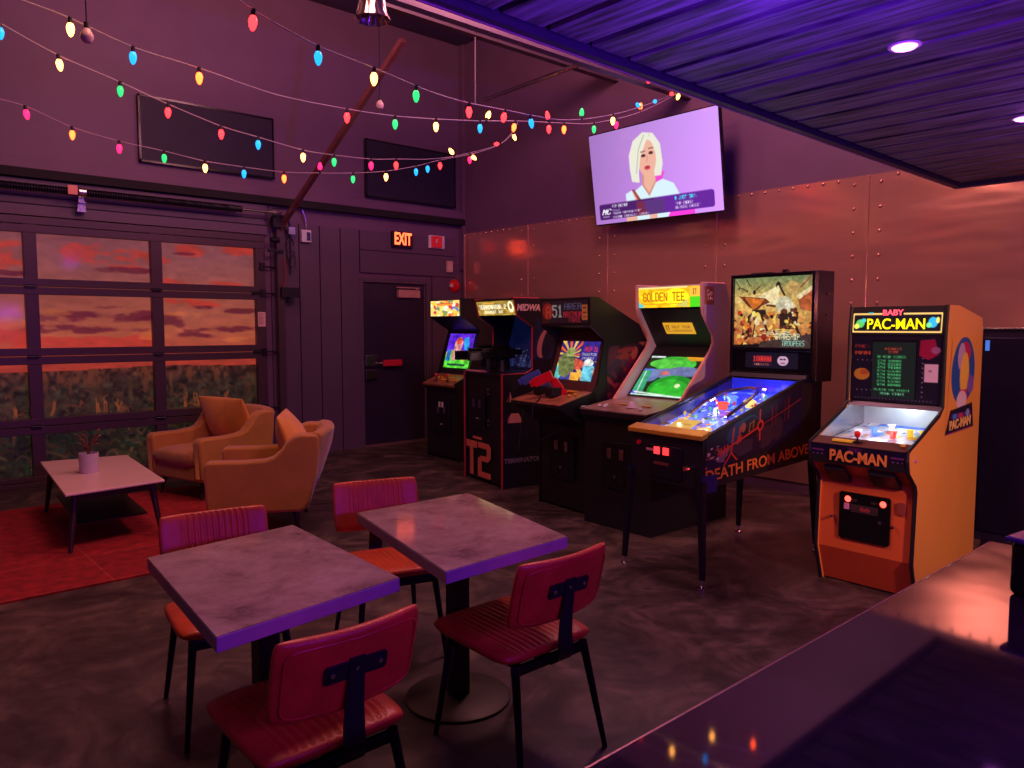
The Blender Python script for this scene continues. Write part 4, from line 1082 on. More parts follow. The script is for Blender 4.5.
# --- golf game
def golf():
    w = .66; t = thing('arcade_cabinet', 'white sided golf arcade cabinet with a glowing yellow marquee and green screen', 'arcade machine', (4.31, 3.716, 0), math.radians(-.9), 'upright arcade cabinets')
    up = [(.375,.94),(.60,1.17),(.76,1.33),(.80,1.40),(.79,1.46),(.66,1.62),(.645,1.67),(.64,1.85)]
    prof = up+[(.93,1.853),(1.0,1.70),(1.0,0.85),(.375,.85)]
    sides(t, prof, w, .028, M['white_cab'], mat('pale pink edge trim', rgb(232,168,160), .4), edge=up+[(.93,1.852)])
    lo = [(.05,0),(.05,.80),(.0,.85),(0,.893),(.375,.94),(1.0,.94),(1.0,0)]
    MB().prism(lo, -w/2, w/2, 'y').build('lower_body', M['black'], t, bevel=.004)
    slab(t, 'control_panel', (-.005,.898), (.52,.962), w+.002, .01, mat('grey brown golf panel', rgb(150,120,110), .28, noise=.3, scale=7))
    slab(t, 'monitor_bezel', (.50,.95), (.88,1.36), w-.06, .02, M['black'])
    slab(t, 'hood', (.88,1.36), (.67,1.66), w-.06, .02, M['black'])
    MB().box(.645,.99,-w/2+.03,w/2-.03,1.82,1.845).build('top_board', M['white_cab'], t)
    MB().box(.96,.99,-w/2+.03,w/2-.03,.9,1.82).build('back_board', M['black'], t)
    # screen
    a = Art(84, 70, (14, 40, 20))
    a.ell(.5,.2,.36,.2,(70,190,60)).ell(.35,.2,.3,.12,(90,205,70)).ell(.2,.5,.14,.16,(110,130,190)).ell(.42,.44,.22,.12,(120,130,180)).ell(.75,.38,.3,.12,(110,120,170)).ell(.42,.44,.08,.05,(210,110,110)).ell(.66,.82,.40,.34,(30,150,40)).ell(.64,.84,.32,.26,(50,190,50)).ell(.74,.72,.045,.05,(240,255,200))
    a.rect(0,.88,.1,1,(60,60,230)).poly([(0,.4),(.16,.36),(.2,.9),(0,.9)],(50,170,120)).rect(0,.34,.18,.38,(90,130,240)).line(.06,.4,.10,.95,.02,(230,255,240)).rect(0,0,.26,.05,(220,240,230)).poly([(.62,0),(1,.0),(1,.1),(.72,.1)],(240,160,40)).rect(0,.96,1,1,(210,250,230)).line(.05,.92,.98,.99,.03,(230,255,235))
    a.noise(.2, 14, 14, 2)
    face(t, 'screen', a, M['screen'], lerp((.50,.95),(.88,1.36),.80), lerp((.50,.95),(.88,1.36),.06), .275, -.275, .004, .006)
    a = Art(110, 40, (250, 180, 20)); a.noise(.3, 14, 6, 2)
    a.ell(.62,.5,.2,.4,(255,240,30)).ell(.35,.5,.18,.3,(255,220,30)).rect(0,.0,.8,.08,(230,210,130)).poly([(0,.7),(.12,.95),(0,1)],(90,190,190)).poly([(.8,.6),(.8,1),(.62,.9)],(190,190,90))
    a.text('GOLDEN TEE', .08, .26, .44, (168, 96, 10), .68, .25).line(.1,.82,.7,.82,.04,(200,130,20))
    a.rect(.84,.05,1,.48,(250,176,60)).rect(.84,.5,1,1,(70,200,30)).text('IT', .885, .14, .26, (70,30,30), .06, .3)
    face(t, 'marquee', a, M['marquee'], (.642,1.835), (.650,1.675), .298, -.298, .003)
    slab(t, 'marquee_box', (.652,1.668), (.645,1.845), w-.056, .1, M['black'])
    a = Art(60, 24, (250, 180, 40)); a.text('IT', .06, .25, .4, (60,30,20), .13, .4).text('GOLF TOUR', .28, .28, .22, (130,80,20), .6).rect(.28,.62,.9,.68,(170,110,30)).rect(.06,.74,.9,.78,(170,110,30))
    face(t, 'yellow_placard', a, art_mat('lit yellow placard', .8), lerp((.88,1.36),(.67,1.66),.66), lerp((.88,1.36),(.67,1.66),.36), .13, -.16, .006)
    # logo badge on the side
    ys = -w/2-.0012
    MB().box(.655,.775,ys-.002,ys,1.69,1.83).build('logo_badge', mat('tan badge', rgb(200,120,80), .45), t)['label'] = 'tan square badge with the letters it'
    text_obj('logo_lettering', 'it', .12, M['blackgloss'], t, frame_M((.715, ys-.003, 1.765), (1,0,0), (0,0,1)), bold=.004)
    # panel furniture
    t2 = math.atan2(.05, .405)
    def zc(x): return .90+ (x+.005)*.1235
    MB().lathe([(.001,.045),(.02,.04),(.034,.02),(.038,0),(.045,0),(.045,-.002),(.001,-.002)], n=20).build('trackball', M['ceramic'], t, smooth=True, loc=(.16,-.05,zc(.16)))
    for x, y, mt in ((.10,.22,M['white_plastic']),(.13,.18,M['white_plastic']),(.09,.16,M['white_plastic']),(.1,-.18,M['white_plastic'])): button(t, x, y, zc(x), mt)
    for x, y in ((.22,.08),(.22,-.14)):
        a_ = MB(); a_.prism([(x-.02,y-.05),(x+.02,y-.03),(x+.03,y+.06),(x-.01,y+.04)], zc(x)+.0, zc(x)+.004, 'z'); a_.build('yellow_panel_print', M['yellow_btn'], t)
    MB().prism([(.0,.29),(.06,.325),(.0,.325)], .906, .91, 'z').build('pale_corner_print', M['white_plastic'], t)
    coin_door(t, -.15, .15, .30, .66, .051)
golf()

# --- pinball machine
def pinball():
    w = .56; t = thing('pinball_machine', 'pinball machine with a comic style lit backglass and a blue lit playfield', 'pinball machine', (3.733, 2.821, 0), math.radians(-3.4))
    H = w/2
    prof = [(.03,.572),(.03,.868),(1.06,1.155),(1.30,1.155),(1.30,.64)]
    ys = -H-.0012
    sp = []
    for s in (1, -1):
        a, b = s*(H-.02), s*H
        sp.append(MB().prism(prof, min(a, b), max(a, b), 'y').build('side_panel', M['black'], t))
    MB().box(.03,.05,-H+.02,H-.02,.572,.868).build('front_board', M['black'], t)
    MB().prism([(.05,.575),(1.28,.645),(1.28,.66),(.05,.59)], -H+.02, H-.02, 'y').build('bottom_board', M['black'], t)
    MB().box(1.28,1.30,-H+.02,H-.02,.64,1.155).build('back_board', M['black'], t)
    # lockdown bar and rails
    MB().prism([(.005,.862),(.005,.892),(.09,.915),(.09,.885)], -H-.01, H+.01, 'y').build('lockdown_bar', M['gold'], t, bevel=.006)
    for s in (1, -1):
        MB().prism([(.06,.872),(.06,.890),(1.06,1.178),(1.06,1.16)], s*H-.012, s*H+.012, 'y').build('side_rail', M['metal_dark'], t)
    # playfield
    def pz(x): return .842+(x-.09)*.235
    a = Art(110, 190, (40, 44, 190), 2)
    n = vnoise(a.H, a.W, 8, 5, 41, 4)[..., None]; a.a = a.a*(1-n)*1.1+np.array((120, 150, 250))*n*1.1
    r = random.Random(11)
    for k in range(240):
        x = r.random(); y = r.random()
        if y < .12 and r.random() < .7: continue
        a.ell(x, y, r.uniform(.01,.05), r.uniform(.005,.03), r.choice([(235,240,255),(60,40,200),(30,30,120),(190,210,250),(70,130,90),(235,120,70),(250,230,120),(20,20,60),(150,120,230),(90,190,220)]), r.uniform(0,3))
    a.ell(.68,.80,.11,.055,(250,180,60)).ell(.68,.80,.07,.035,(255,240,190)).ell(.68,.80,.03,.015,(230,60,40))
    a.ell(.3,.18,.3,.14,(50,60,230)).rect(0,.93,1,1,(70,80,120))
    for k in range(6): a.line(.15+.12*k, .99, .3+.09*k, .86, .012, (230,235,250))
    art_obj('playfield', a, art_mat('glowing playfield print', 1.3, .2), (1.04,H-.03,pz(1.04)), (1.04,-H+.03,pz(1.04)), (.08,-H+.03,pz(.08)), (.08,H-.03,pz(.08)), t)  # whole print glows, playfield light put into its colour
    # toys on the playfield
    cols = [rgb(240,80,50), rgb(250,220,120), rgb(90,140,250), rgb(110,220,150), rgb(240,240,255)]
    for k, (x, y) in enumerate([(.66,.05),(.74,-.1),(.80,.08)]):
        b = MB().lathe([(.03,0),(.03,.03),(.04,.032),(.042,.042),(.03,.05),(.001,.052)], n=18).build('pop_bumper', emis('bumper cap', cols[k], 1.2), t, smooth=True, loc=(x,y,pz(x)))
    for k in range(26):
        x = r.uniform(.2,.98); y = r.uniform(-H+.05,H-.05)
        MB().cyl((x,y,pz(x)),(x,y,pz(x)+.03),.006,n=8).cyl((x,y,pz(x)+.012),(x,y,pz(x)+.022),.011,n=8).build('post', emis('post', r.choice(cols), .35), t)
    for s in (1, -1):
        MB().prism([(.19,s*.03),(.205,s*.03),(.25,s*.10),(.235,s*.105)], pz(.2)+.008, pz(.2)+.022, 'z').build('flipper', M['white_plastic'], t, bevel=.003)
    for s, mt in ((.16, 'ramp blue'), (-.12, 'ramp white')):
        pts = [(.45,s,pz(.45)+.02),(.6,s*1.05,pz(.6)+.05),(.8,s*.9,pz(.8)+.07),(.95,s*.3,pz(.95)+.06),(.98,-s*.4,pz(.98)+.04)]
        MB().tube(pts, .014, 8).build('wire_ramp', M['chrome'], t, smooth=True)
    MB().prism([(.10,-.22),(.10,.22),(.16,.20),(.19,.06),(.19,-.06),(.16,-.20)], pz(.1)+.01, pz(.1)+.016, 'z').build('apron', M['blackgloss'], t)
    aa = Art(40, 20, (248, 186, 90)); 
    for k in range(9): aa.rect(.2+.07*k, .45, .24+.07*k, .55, (140,90,40))
    art_obj('apron_card', aa, art_mat('lit apron card', .75), (.30,.12,pz(.3)+.045), (.30,-.06,pz(.3)+.045), (.17,-.06,pz(.17)+.03), (.17,.12,pz(.17)+.03), t)
    for s in (1, -1):
        MB().prism([(.06,pz(.06)),(.06,.868),(1.05,1.15),(1.05,pz(1.05))], s*(H-.021)-.001, s*(H-.021)+.001, 'y').build('inner_side', mat('blue inner side', rgb(30,34,120), .3), t)
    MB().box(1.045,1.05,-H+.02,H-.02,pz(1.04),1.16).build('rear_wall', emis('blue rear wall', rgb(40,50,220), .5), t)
    MB().prism([(.07,.886),(1.06,1.165),(1.06,1.168),(.07,.889)], -H+.012, H-.012, 'y').build('playfield_glass', M['glass'], t)
    # backbox
    bx = .325
    B = bx
    m = MB(); m.box(1.14,1.34,-B,B,1.155,1.892)
    bb = m.build('backbox', M['black'], t, bevel=.004)
    m = MB(); m.box(1.10,1.14,-B,-B+.022,1.20,1.888).box(1.10,1.14,B-.022,B,1.20,1.888).box(1.10,1.14,-B+.022,B-.022,1.862,1.888).box(1.10,1.14,-B+.022,B-.022,1.355,1.38).box(1.10,1.14,-B,B,1.18,1.21)
    m.build('backbox_frame', M['blackgloss'], t, bevel=.003)
    MB().prism([(1.06,1.172),(1.12,1.172),(1.12,1.20),(1.08,1.20)], -B+.03, B-.03, 'y').build('neck', M['black'], t)
    MB().box(1.2,1.24,-.05,-.02,1.892,1.915).box(1.16,1.32,.05,.2,1.892,1.90).build('top_latch', M['metal_dark'], t)
    [MB().cyl((1.25,-B,zb),(1.25,-B-.008,zb),.010,n=12).build('side_bolt', M['metal_dark'], t) for zb in (1.60, 1.74)]
    # backglass: generic dusty battle scene in yellow, brown and cream
    a = Art(170, 140, (206, 172, 96), 2)
    yy = a.yy
    k = np.clip(yy/.35, 0, 1)[..., None]
    a.a = np.array((124, 140, 92))*(1-k)+np.array((226, 178, 96))*k
    g = np.clip((yy-.45)/.5, 0, 1)[..., None]; a.a = a.a*(1-g)+np.array((196, 104, 56))*g
    DK = (48, 30, 26); BR = (110, 56, 34); OR = (226, 120, 44); CR = (248, 222, 168); YE = (250, 206, 96)
    a.poly([(0,.28),(.4,.22),(.5,.3),(.42,.34),(0,.36)], (236,196,120)).poly([(.3,.28),(.55,.14),(.6,.28),(.55,.42),(.45,.42)], CR).poly([(.82,.3),(1,.18),(1,.5),(.86,.46)], (190,96,54)).poly([(.8,.28),(1,.14),(1,.2),(.84,.33)], CR)
    # a leggy creature silhouette at left
    a.poly([(.06,.26),(.42,.30),(.48,.36),(.38,.40),(.30,.48),(.2,.42)], BR).poly([(.14,.28),(.4,.31),(.36,.38),(.26,.46)], OR)
    a.pl([(.30,.48),(.20,.56),(.20,.84)], .035, DK).pl([(.34,.48),(.40,.62),(.46,.8),(.52,.84)], .035, DK).pl([(.30,.5),(.28,.7),(.26,.84)], .02, DK).poly([(.24,.46),(.42,.46),(.44,.56),(.28,.58)], DK)
    a.pl([(.14,.56),(.12,.8)], .02, BR).pl([(.44,.40),(.60,.42)], .03, BR)
    # figures at right: plain silhouettes
    a.ell(.76,.17,.09,.10,(196,160,96)).ell(.66,.40,.11,.12,(214,206,170)).ell(.58,.12,.03,.05,DK).pl([(.58,.15),(.56,.3)], .05, CR).pl([(.60,.14),(.66,.26)], .03, DK)
    for cx_, cy_ in ((.66,.62),(.78,.60)):
        a.ell(cx_,cy_-.12,.045,.05,BR).poly([(cx_-.06,cy_-.1),(cx_+.06,cy_-.1),(cx_+.04,cy_+.1),(cx_-.05,cy_+.1)], DK).pl([(cx_-.03,cy_+.08),(cx_-.1,cy_+.24)], .04, DK).pl([(cx_+.02,cy_+.08),(cx_+.08,cy_+.22)], .04, DK).pl([(cx_-.05,cy_-.04),(cx_-.14,cy_-.08)], .025, DK)
    a.ell(.70,.41,.035,.03,(250,240,220)).ell(.77,.42,.03,.03,(230,210,170))
    a.pl([(.02,.05),(.08,.14),(.16,.18)], .012, DK).pl([(.16,.02),(.20,.10),(.23,.12)], .012, DK).ell(.27,.21,.02,.035,DK).pl([(.27,.2),(.34,.13)], .014, DK).ell(.06,.15,.012,.018,DK).ell(.17,.19,.012,.018,DK).pl([(.86,.16),(.98,.02)], .02, (170,60,50))
    for k in range(10): a.pl([(.3+.05*k,.84-.02*k),(.62+.03*k,.88-.025*k)], .014, r.choice([CR,YE,BR]))
    for k in range(60):
        x = r.uniform(0,.5); y = r.uniform(.5,1); a.ell(x,y,r.uniform(.01,.04),r.uniform(.01,.05), r.choice([(196,60,40),BR,OR,YE,DK,(150,40,30),CR]), r.uniform(0,3))
    for k in range(40):
        x = r.uniform(.5,1); y = r.uniform(.5,.9); a.ell(x,y,r.uniform(.01,.03),r.uniform(.01,.03), r.choice([BR,OR,YE,DK,CR]), r.uniform(0,3))
    a.poly([(0,.97),(.38,.95),(.42,1),(0,1)], (20,14,18)).poly([(.36,.92),(1,.8),(1,1),(.34,1)], (70, 52, 48))
    a.text('STARSHIP', .56, .80, .085, (222, 226, 190), .30, .3).text('TROOPERS', .64, .895, .08, (150, 200, 180), .28, .3)
    a.noise(.3, 30, 26, 77, 3)
    art_obj('backglass', a, art_mat('back lit glass picture', .9, .2), (1.12,B-.022,1.862), (1.12,-B+.03,1.862), (1.12,-B+.03,1.38), (1.12,B-.022,1.38), t)
    # display panel
    a = Art(100, 34, (16, 14, 30), 2); a.rect(.14,.18,.52,.86,(40,14,40)); a.text('180000', .16, .25, .34, (250, 60, 50), .34, .3).text('CREDITS', .18, .70, .12, (240,150,130), .28)
    a.ell(.72,.5,.10,.30,(216,170,200)).ell(.69,.42,.025,.05,(60,20,60)).ell(.75,.42,.025,.05,(60,20,60)).rect(.68,.62,.76,.67,(80,30,70)).rect(.6,.05,.84,.24,(16,14,30))
    art_obj('score_display', a, art_mat('lit score display', .9, .2), (1.122,B-.12,1.345), (1.122,-B+.12,1.345), (1.122,-B+.12,1.235), (1.122,B-.12,1.235), t)
    MB().box(1.125,1.14,-B+.022,B-.022,1.21,1.355).build('speaker_panel', M['blackgloss'], t)
    MB().box(1.095,1.10,-.06,.04,1.372,1.382).build('latch_plate', M['chrome'], t)
    # front of the cabinet
    o = MB().box(.018,.03,-.13,.12,.60,.80).build('coin_door', M['metal_dark'], t, bevel=.006)
    for y in (.055, -.015):
        l = MB().box(.010,.018,y-.022,y+.022,.745,.79).build('coin_slot', emis('coin red', rgb(255,50,56), 2.2), o, bevel=.003)
    MB().box(.014,.018,.085,.14,.76,.775).build('coin_label', M['pink_trim'], o); MB().box(.014,.018,-.04,.08,.68,.70).build('maker_plate', M['steel'], o)
    MB().cyl((.03,.21,.80),(.018,.21,.80),.014,n=14).build('start_button', M['red_plastic'], t)
    MB().cyl((.03,-.22,.70),(-.03,-.22,.70),.008,n=10).cyl((-.03,-.22,.70),(-.06,-.22,.70),.014,n=12).build('plunger', M['chrome'], t)
    # legs
    for s in (1, -1):
        for x, zt in ((.05,.80),(1.22,.85)):
            g = MB(); dx = -.012 if x < .5 else .02
            q = [(-.004,-.045),( .045,-.045),(.045,-.037),(.004,-.037),(.004,.0),(-.004,.0)]
            y0 = s*(H+.004)
            v0 = [(x+dx*0-.03, y0), ]
            g.tube([(x-.022, s*(H-.005), .62 if x < .5 else .68), (x-.022+(-.02 if x < .5 else .03), s*(H+.028), .05)], [.030, .018], 4)
            L = g.build('leg', M['metal_dark'], t)
            MB().lathe([(.001,0),(.024,0),(.024,.008),(.010,.014),(.008,.06),(.001,.06)], n=16).build('leveler_foot', M['chrome'], L, smooth=True, loc=(x-.022+(-.02 if x < .5 else .03), s*(H+.028), 0))
            if x < .5:
                MB().box(.02,.16,min(s*H,s*(H+.006)),max(s*H,s*(H+.006)),.55,.655).build('leg_bracket', mat('blue leg bracket', rgb(34,44,120), .35, metal=.3), L)
                [MB().cyl((.05,s*H,zb),(.05,s*(H+.010),zb),.009,n=10).build('leg_bolt', M['chrome'], L) for zb in (.70, .75)]
    # side art (generic): dark blue with red strokes, grey limbs
    a = Art(190, 90, (14, 16, 52), 2)
    a.noise(.5, 6, 4, 3)
    a.ell(.36,.28,.16,.3,(18,70,110)).ell(.42,.35,.1,.28,(10,20,50)).ell(.36,.22,.025,.12,(170,90,60)).ell(.47,.38,.08,.16,(26,14,30))
    a.ell(.22,.74,.12,.16,(130,92,110)).ell(.35,.72,.14,.18,(60,46,64)).ell(.58,.68,.1,.24,(58,36,58)).ell(.72,.62,.06,.24,(50,32,54)).ell(.5,.75,.05,.15,(30,20,50)).ell(.24,.84,.06,.10,(24,18,40))
    for k in range(40):
        x = r.uniform(.02,.14); y = r.uniform(.35,.75); a.ell(x, y, .012, .03, r.choice([(190,40,50),(220,190,190),(20,20,40),(180,120,60),(60,20,40)]))
    RD = (214, 62, 50); R2 = (140, 38, 44)
    a.line(.12,.60,.50,.40,.05,RD).line(.5,.40,.98,.26,.022,R2)
    for x, y0, y1 in ((.15,.48,.70),(.18,.46,.68),(.21,.46,.66),(.31,.38,.56),(.34,.40,.53)): a.line(x,y0,x-.005,y1,.028,RD)
    a.line(.27,.10,.245,.72,.032,RD).line(.33,.16,.32,.52,.028,RD).line(.53,.02,.53,.70,.028,RD).ell(.535,.38,.035,.12,RD).ell(.535,.38,.018,.07,(30,10,30)).line(.245,.72,.18,.98,.03,RD).line(.245,.72,.30,.95,.03,RD)
    for x in (.66,.70,.80,.84): a.line(x,.10,x,.52,.016,R2)
    a.pl([(.42,.40),(.43,.22),(.47,.2)], .02, (190,120,50)).pl([(.46,.36),(.47,.18)], .02, (190,120,50))
    art_obj('side_print', a, M['print_matte'], (.05,ys,.862), (1.06,ys,1.145), (1.06,ys,.79), (.05,ys,.675), t, .0012)
    # keep the art inside the panel: a plain upper wedge covers nothing, lettering below it
    ang = math.atan2(.07, 1.25)
    om = mat('orange lettering', rgb(235, 132, 52), .5)
    text_obj('side_lettering', 'DEATH FROM ABOVE', .095, om, t, frame_M((.60, ys-.003, .675), (math.cos(ang),0,math.sin(ang)), (-math.sin(ang),0,math.cos(ang))), bold=.0015, width=1.10)
pinball()

# --- baby cabinet
def combo():
    w = .57; t = thing('arcade_cabinet', 'yellow and orange combination video and pinball cabinet with BABY PAC-MAN lettering', 'arcade machine', (4.363, 1.883, 0), math.radians(-.7), 'upright arcade cabinets')
    H = w/2
    front = [(.08,0),(.004,.219),(.022,.62),(.010,.655),(-.085,.735),(-.10,.80),(-.10,.85),(.10,.93),(.30,1.01),(.355,1.06),(.36,1.5),(.375,1.645)]
    prof = front+[(.52,1.645),(.905,1.575),(.92,1.5),(.92,0)]
    sides(t, prof, w, .022, M['yellow_cab'], M['black'], edge=front)
    # front orange boards
    slab(t, 'lower_front_board', (.095,.01), (.02,.219), w-.04, .02, mat('deep orange paint', rgb(206, 82, 42), .45, noise=.04))
    fb = slab(t, 'front_board', (.02,.219), (.036,.66), w-.04, .02, M['orange_cab'])
    MB().box(.90,.92,-H+.02,H-.02,0,1.5).build('back_board', M['black'], t)
    slab(t, 'roof_board', (.38,1.63), (.90,1.57), w-.04, .02, M['black'])
    # under-apron
    MB().prism([(-.085,.745),(.03,.66),(.05,.66),(.05,.74)], -H+.02, H-.02, 'y').build('under_apron', M['orange_cab'], t)
    for y0, y1 in ((-.2, -.055), (.08, .2)): MB().prism([(-.07,.725),(.025,.655),(.03,.62),(.015,.62),(-.075,.70)], y0, y1, 'y').build('speaker_grille', M['black'], t)
    # lettered front band
    a = Art(120, 22, (26, 18, 54)); a.text('BABY', .42, .06, .22, (120, 50, 120), .14, .2)
    PK = (150, 70, 150)
    for x in (.03, .84): a.rect(x,.30,x+.13,.36,PK).rect(x,.78,x+.13,.84,PK); [a.ell(x+.02+.045*k,.57,.009,.05,(210,130,200)) for k in range(3)]
    face(t, 'lettered_band', a, M['print'], (-.104,.848), (-.090,.742), H-.01, -H+.01, .004)
    MB().box(-.10,-.07,-H+.01,H-.01,.74,.85).build('band_board', M['black'], t)
    om = mat('tan orange lettering', rgb(238, 150, 74), .45)
    text_obj('band_lettering', 'PAC-MAN', .085, om, t, frame_M((-.108, -.01, .788), (0,-1,0), (0,0,1)), bold=.003, width=.32)
    # control rim
    slab(t, 'control_rim', (-.10,.852), (-.02,.884), w-.02, .012, M['brown_bezel'])
    MB().box(-.085,-.03,.04,.15,.868,.878).build('instruction_card', emis('yellow card', rgb(230,170,50), .25), t)
    joystick(t, -.06, .015, .872, M['red_plastic'], .05)
    MB().cyl((-.06,-.23,.876),(-.06,-.23,.889),.014,n=14).build('button', M['yellow_btn'], t)
    # glass slope and playfield tray
    MB().prism([(-.04,.82),(.62,.90),(.62,.91),(-.04,.83)], -H+.022, H-.022, 'y').build('tray_base', M['black'], t)
    a = Art(100, 80, (196, 206, 220), 2); r = random.Random(15); a.noise(.4, 9, 9, 8)
    for k in range(120):
        x, y = r.random(), r.random(); s = r.uniform(.01,.04)
        a.rect(x, y, x+s, y+s*r.uniform(.6,2), r.choice([(60,90,200),(250,230,90),(240,250,255),(90,170,210),(255,255,255),(240,200,60),(40,60,130),(230,80,70)]))
    a.rect(.2,.05,.8,.16,(60,110,220)).ell(.5,.4,.06,.05,(230,70,60)).ell(.62,.5,.04,.05,(250,210,40)).ell(.78,.5,.05,.06,(250,210,40)).rect(.35,.4,.42,.6,(80,140,230))
    art_obj('mini_playfield', a, M['print'], (.60,H-.03,.915), (.60,-H+.03,.915), (-.02,-H+.03,.838), (-.02,H-.03,.838), t)
    for s in (1, -1):
        MB().prism([(-.03,.83),(.0,.885),(.33,1.03),(.36,1.07),(.62,1.07),(.62,.91)], s*(H-.024)-.0015, s*(H-.024)+.0015, 'y').build('inner_side', M['steel'] if s > 0 else M['black'], t)
    MB().box(.56,.58,-H+.025,H-.025,.90,1.10).build('rear_mirror', mat('grey satin panel', rgb(200,205,205), .3, metal=.3), t)
    for x, y, c in ((.25,-.05,(250,80,70)),(.32,-.12,(250,220,60)),(.32,-.19,(250,220,60)),(.30,.08,(90,150,250)),(.22,.14,(240,240,250)),(.4,.02,(250,250,250))):
        zz = .838+(x+.02)*.124
        MB().cyl((x,y,zz),(x,y,zz+.035),.016,n=12).cyl((x,y,zz+.035),(x,y,zz+.042),.024,n=14).build('target_post', emis('target', rgb(*c), .5), t)
    MB().prism([(-.02,.875),(.345,1.045),(.345,1.048),(-.02,.878)], -H+.025, H-.025, 'y').build('playfield_glass', M['glass'], t)
    MB().prism([(.335,1.04),(.36,1.065),(.40,1.065),(.38,1.04)], -H+.022, H-.022, 'y').build('gold_strip', M['metal_dark'], t)
    # monitor face
    a = Art(130, 130, (24, 20, 44), 2)
    a.rrect(.24,.08,.74,.94,.03,(14,14,22))
    WH = (220, 225, 235); GR = (110, 255, 150)
    sc = Art(60, 76, (14, 30, 30), 3); sc.rrect(.03,.03,.97,.97,.12,(14,30,28))
    sc.text('HIGHEST', .30, .10, .045, (250,70,50), .38).text('SCORE', .38, .16, .04, (250,70,50), .22)
    sc.text('10 HIGH SCORES', .12, .24, .045, GR, .66)
    for k in range(8): sc.text('%dTH' % (k+2), .14, .315+.06*k, .04, GR, .17).text(str(90000-7800*k), .38, .315+.06*k, .04, GR, .30)
    sc.text('PLAYER ONE CREDIT', .08, .83, .035, GR, .80).text('PUSH START', .22, .89, .045, (160,255,200), .54)
    for k in range(22): a.ell(.06+.04*k, .055, .004, .004, (150,120,140)); a.ell(.06+.04*k, .96, .005, .005, (190,190,220))
    for k in range(9): a.ell(.80, .34+.07*k, .006, .007, WH)
    for k in range(4): a.ell(.08+.055*k, .385, .006, .006, WH); a.ell(.08+.055*k, .84, .006, .006, WH)
    a.text('PAC-', .05, .15, .055, (150,60,50), .17, .3).text('MAN', .05, .25, .055, (190,90,60), .17, .3)
    a.ell(.13,.60,.09,.09,(190,140,50)).ell(.16,.57,.05,.04,(170,90,50))
    a.poly([(.77,.08),(.92,.06),(.96,.28),(.86,.36),(.76,.3)], (150,24,70)).ell(.93,.22,.05,.05,(150,90,140)).rect(.82,.42,.96,.68,(216,190,210)).ell(.88,.52,.02,.02,(160,130,160))
    face(t, 'monitor_face', a, M['print'], (.363,1.473), (.363,1.075), H-.025, -H+.025, .004)
    face(t, 'screen', sc, art_mat('green screen', .8, .2), (.358,1.43), (.358,1.095), H-.155, -H+.165, .004, .004)
    slab(t, 'monitor_board', (.368,1.065), (.368,1.475), w-.045, .02, M['black'])
    # marquee
    a = Art(150, 34, (14, 12, 22)); YB = (250,196,110)
    a.rrect(.0,.06,1,.98,.012,YB).rrect(.015,.14,.985,.90,.01,(14,12,22))
    a.rect(.34,.0,.58,.16,(14,12,22))
    a.ell(.09,.55,.05,.2,(90,190,90)).ell(.05,.68,.03,.12,(240,230,90)).ell(.13,.4,.03,.1,(70,190,200)).ell(.9,.5,.05,.24,(50,170,220)).ell(.95,.4,.02,.14,(240,220,110)).ell(.86,.62,.03,.12,(120,220,150)).ell(.21,.03,.03,.06,(50,160,170))
    face(t, 'marquee', a, M['marquee'], (.364,1.608), (.352,1.485), H-.03, -H+.03, .003)
    slab(t, 'marquee_box', (.352,1.475), (.372,1.643), w-.045, .05, M['black'])
    text_obj('marquee_lettering', 'PAC-MAN', .088, emis('yellow lit', rgb(255,240,10), 1.3), t, frame_M((.349, .0, 1.535), (0,-1,0), (0,0,1)), bold=.001, width=.33)
    text_obj('marquee_lettering', 'BABY', .046, emis('pink lit', rgb(255,90,110), 1.3), t, frame_M((.356, .02, 1.604), (0,-1,0), (0,0,1)), bold=.0015, width=.12)
    # coin door
    o = MB().prism([(-.15,.30),(-.14,.29),(.13,.29),(.14,.30),(.14,.555),(.13,.565),(-.14,.565),(-.15,.555)], .008, .02, 'x').build('coin_door', M['blackgloss'], t)
    for y in (.09, -.11):
        MB().lathe([(.001,.006),(.014,.004),(.018,0),(.001,0)], n=14, M=Matrix.Translation((.008,y,.525)) @ Matrix.Rotation(-PI/2,4,'Y')).build('coin_lamp', emis('red lamp', rgb(255,60,50), 6), o, smooth=True)
    for y in (.05, -.06): MB().prism([(y-.02,.53),(y+.02,.53),(y+.012,.515),(y-.012,.515)], .003, .008, 'x').build('coin_slot', M['steel'], o)
    MB().box(.003,.008,-.085,.07,.455,.50).build('maker_plate', M['steel'], o)
    text_obj('plate_lettering', 'Bally', .032, mat('red script', rgb(190,60,60), .5), o, frame_M((.002,-.01,.477), (0,-1,0), (0,0,1)), shear=.3)
    MB().box(.003,.008,.08,.11,.465,.50).build('price_sticker', mat('pale pink sticker', rgb(230,150,190), .5), o)
    MB().cyl((.008,-.10,.42),(-.004,-.10,.42),.010,n=12).build('lock', M['chrome'], o)
    [MB().cyl((.02,yb,.41),(-.01,yb,.41),.008,n=12).build('side_latch', M['chrome'], t) for yb in (.175, -.175)]
    MB().box(.018,.021,-.225,-.185,.48,.55).build('warning_sticker', mat('faded sticker', rgb(150,70,60), .5), t)
    # side decal
    ys = -H-.0015
    a = Art(70, 130, (232, 158, 76), 2)
    a.ell(.5,.35,.44,.35,(40,84,170)).ell(.55,.17,.2,.12,(190,40,90)).ell(.40,.20,.14,.14,(190,160,210)).ell(.55,.38,.17,.22,(240,190,80)).ell(.8,.5,.12,.1,(130,90,190)).poly([(.4,.55),(.66,.55),(.72,.66),(.36,.66)],(200,40,90)).ell(.5,.66,.18,.10,(230,200,225)).ell(.5,.70,.14,.06,(230,200,225))
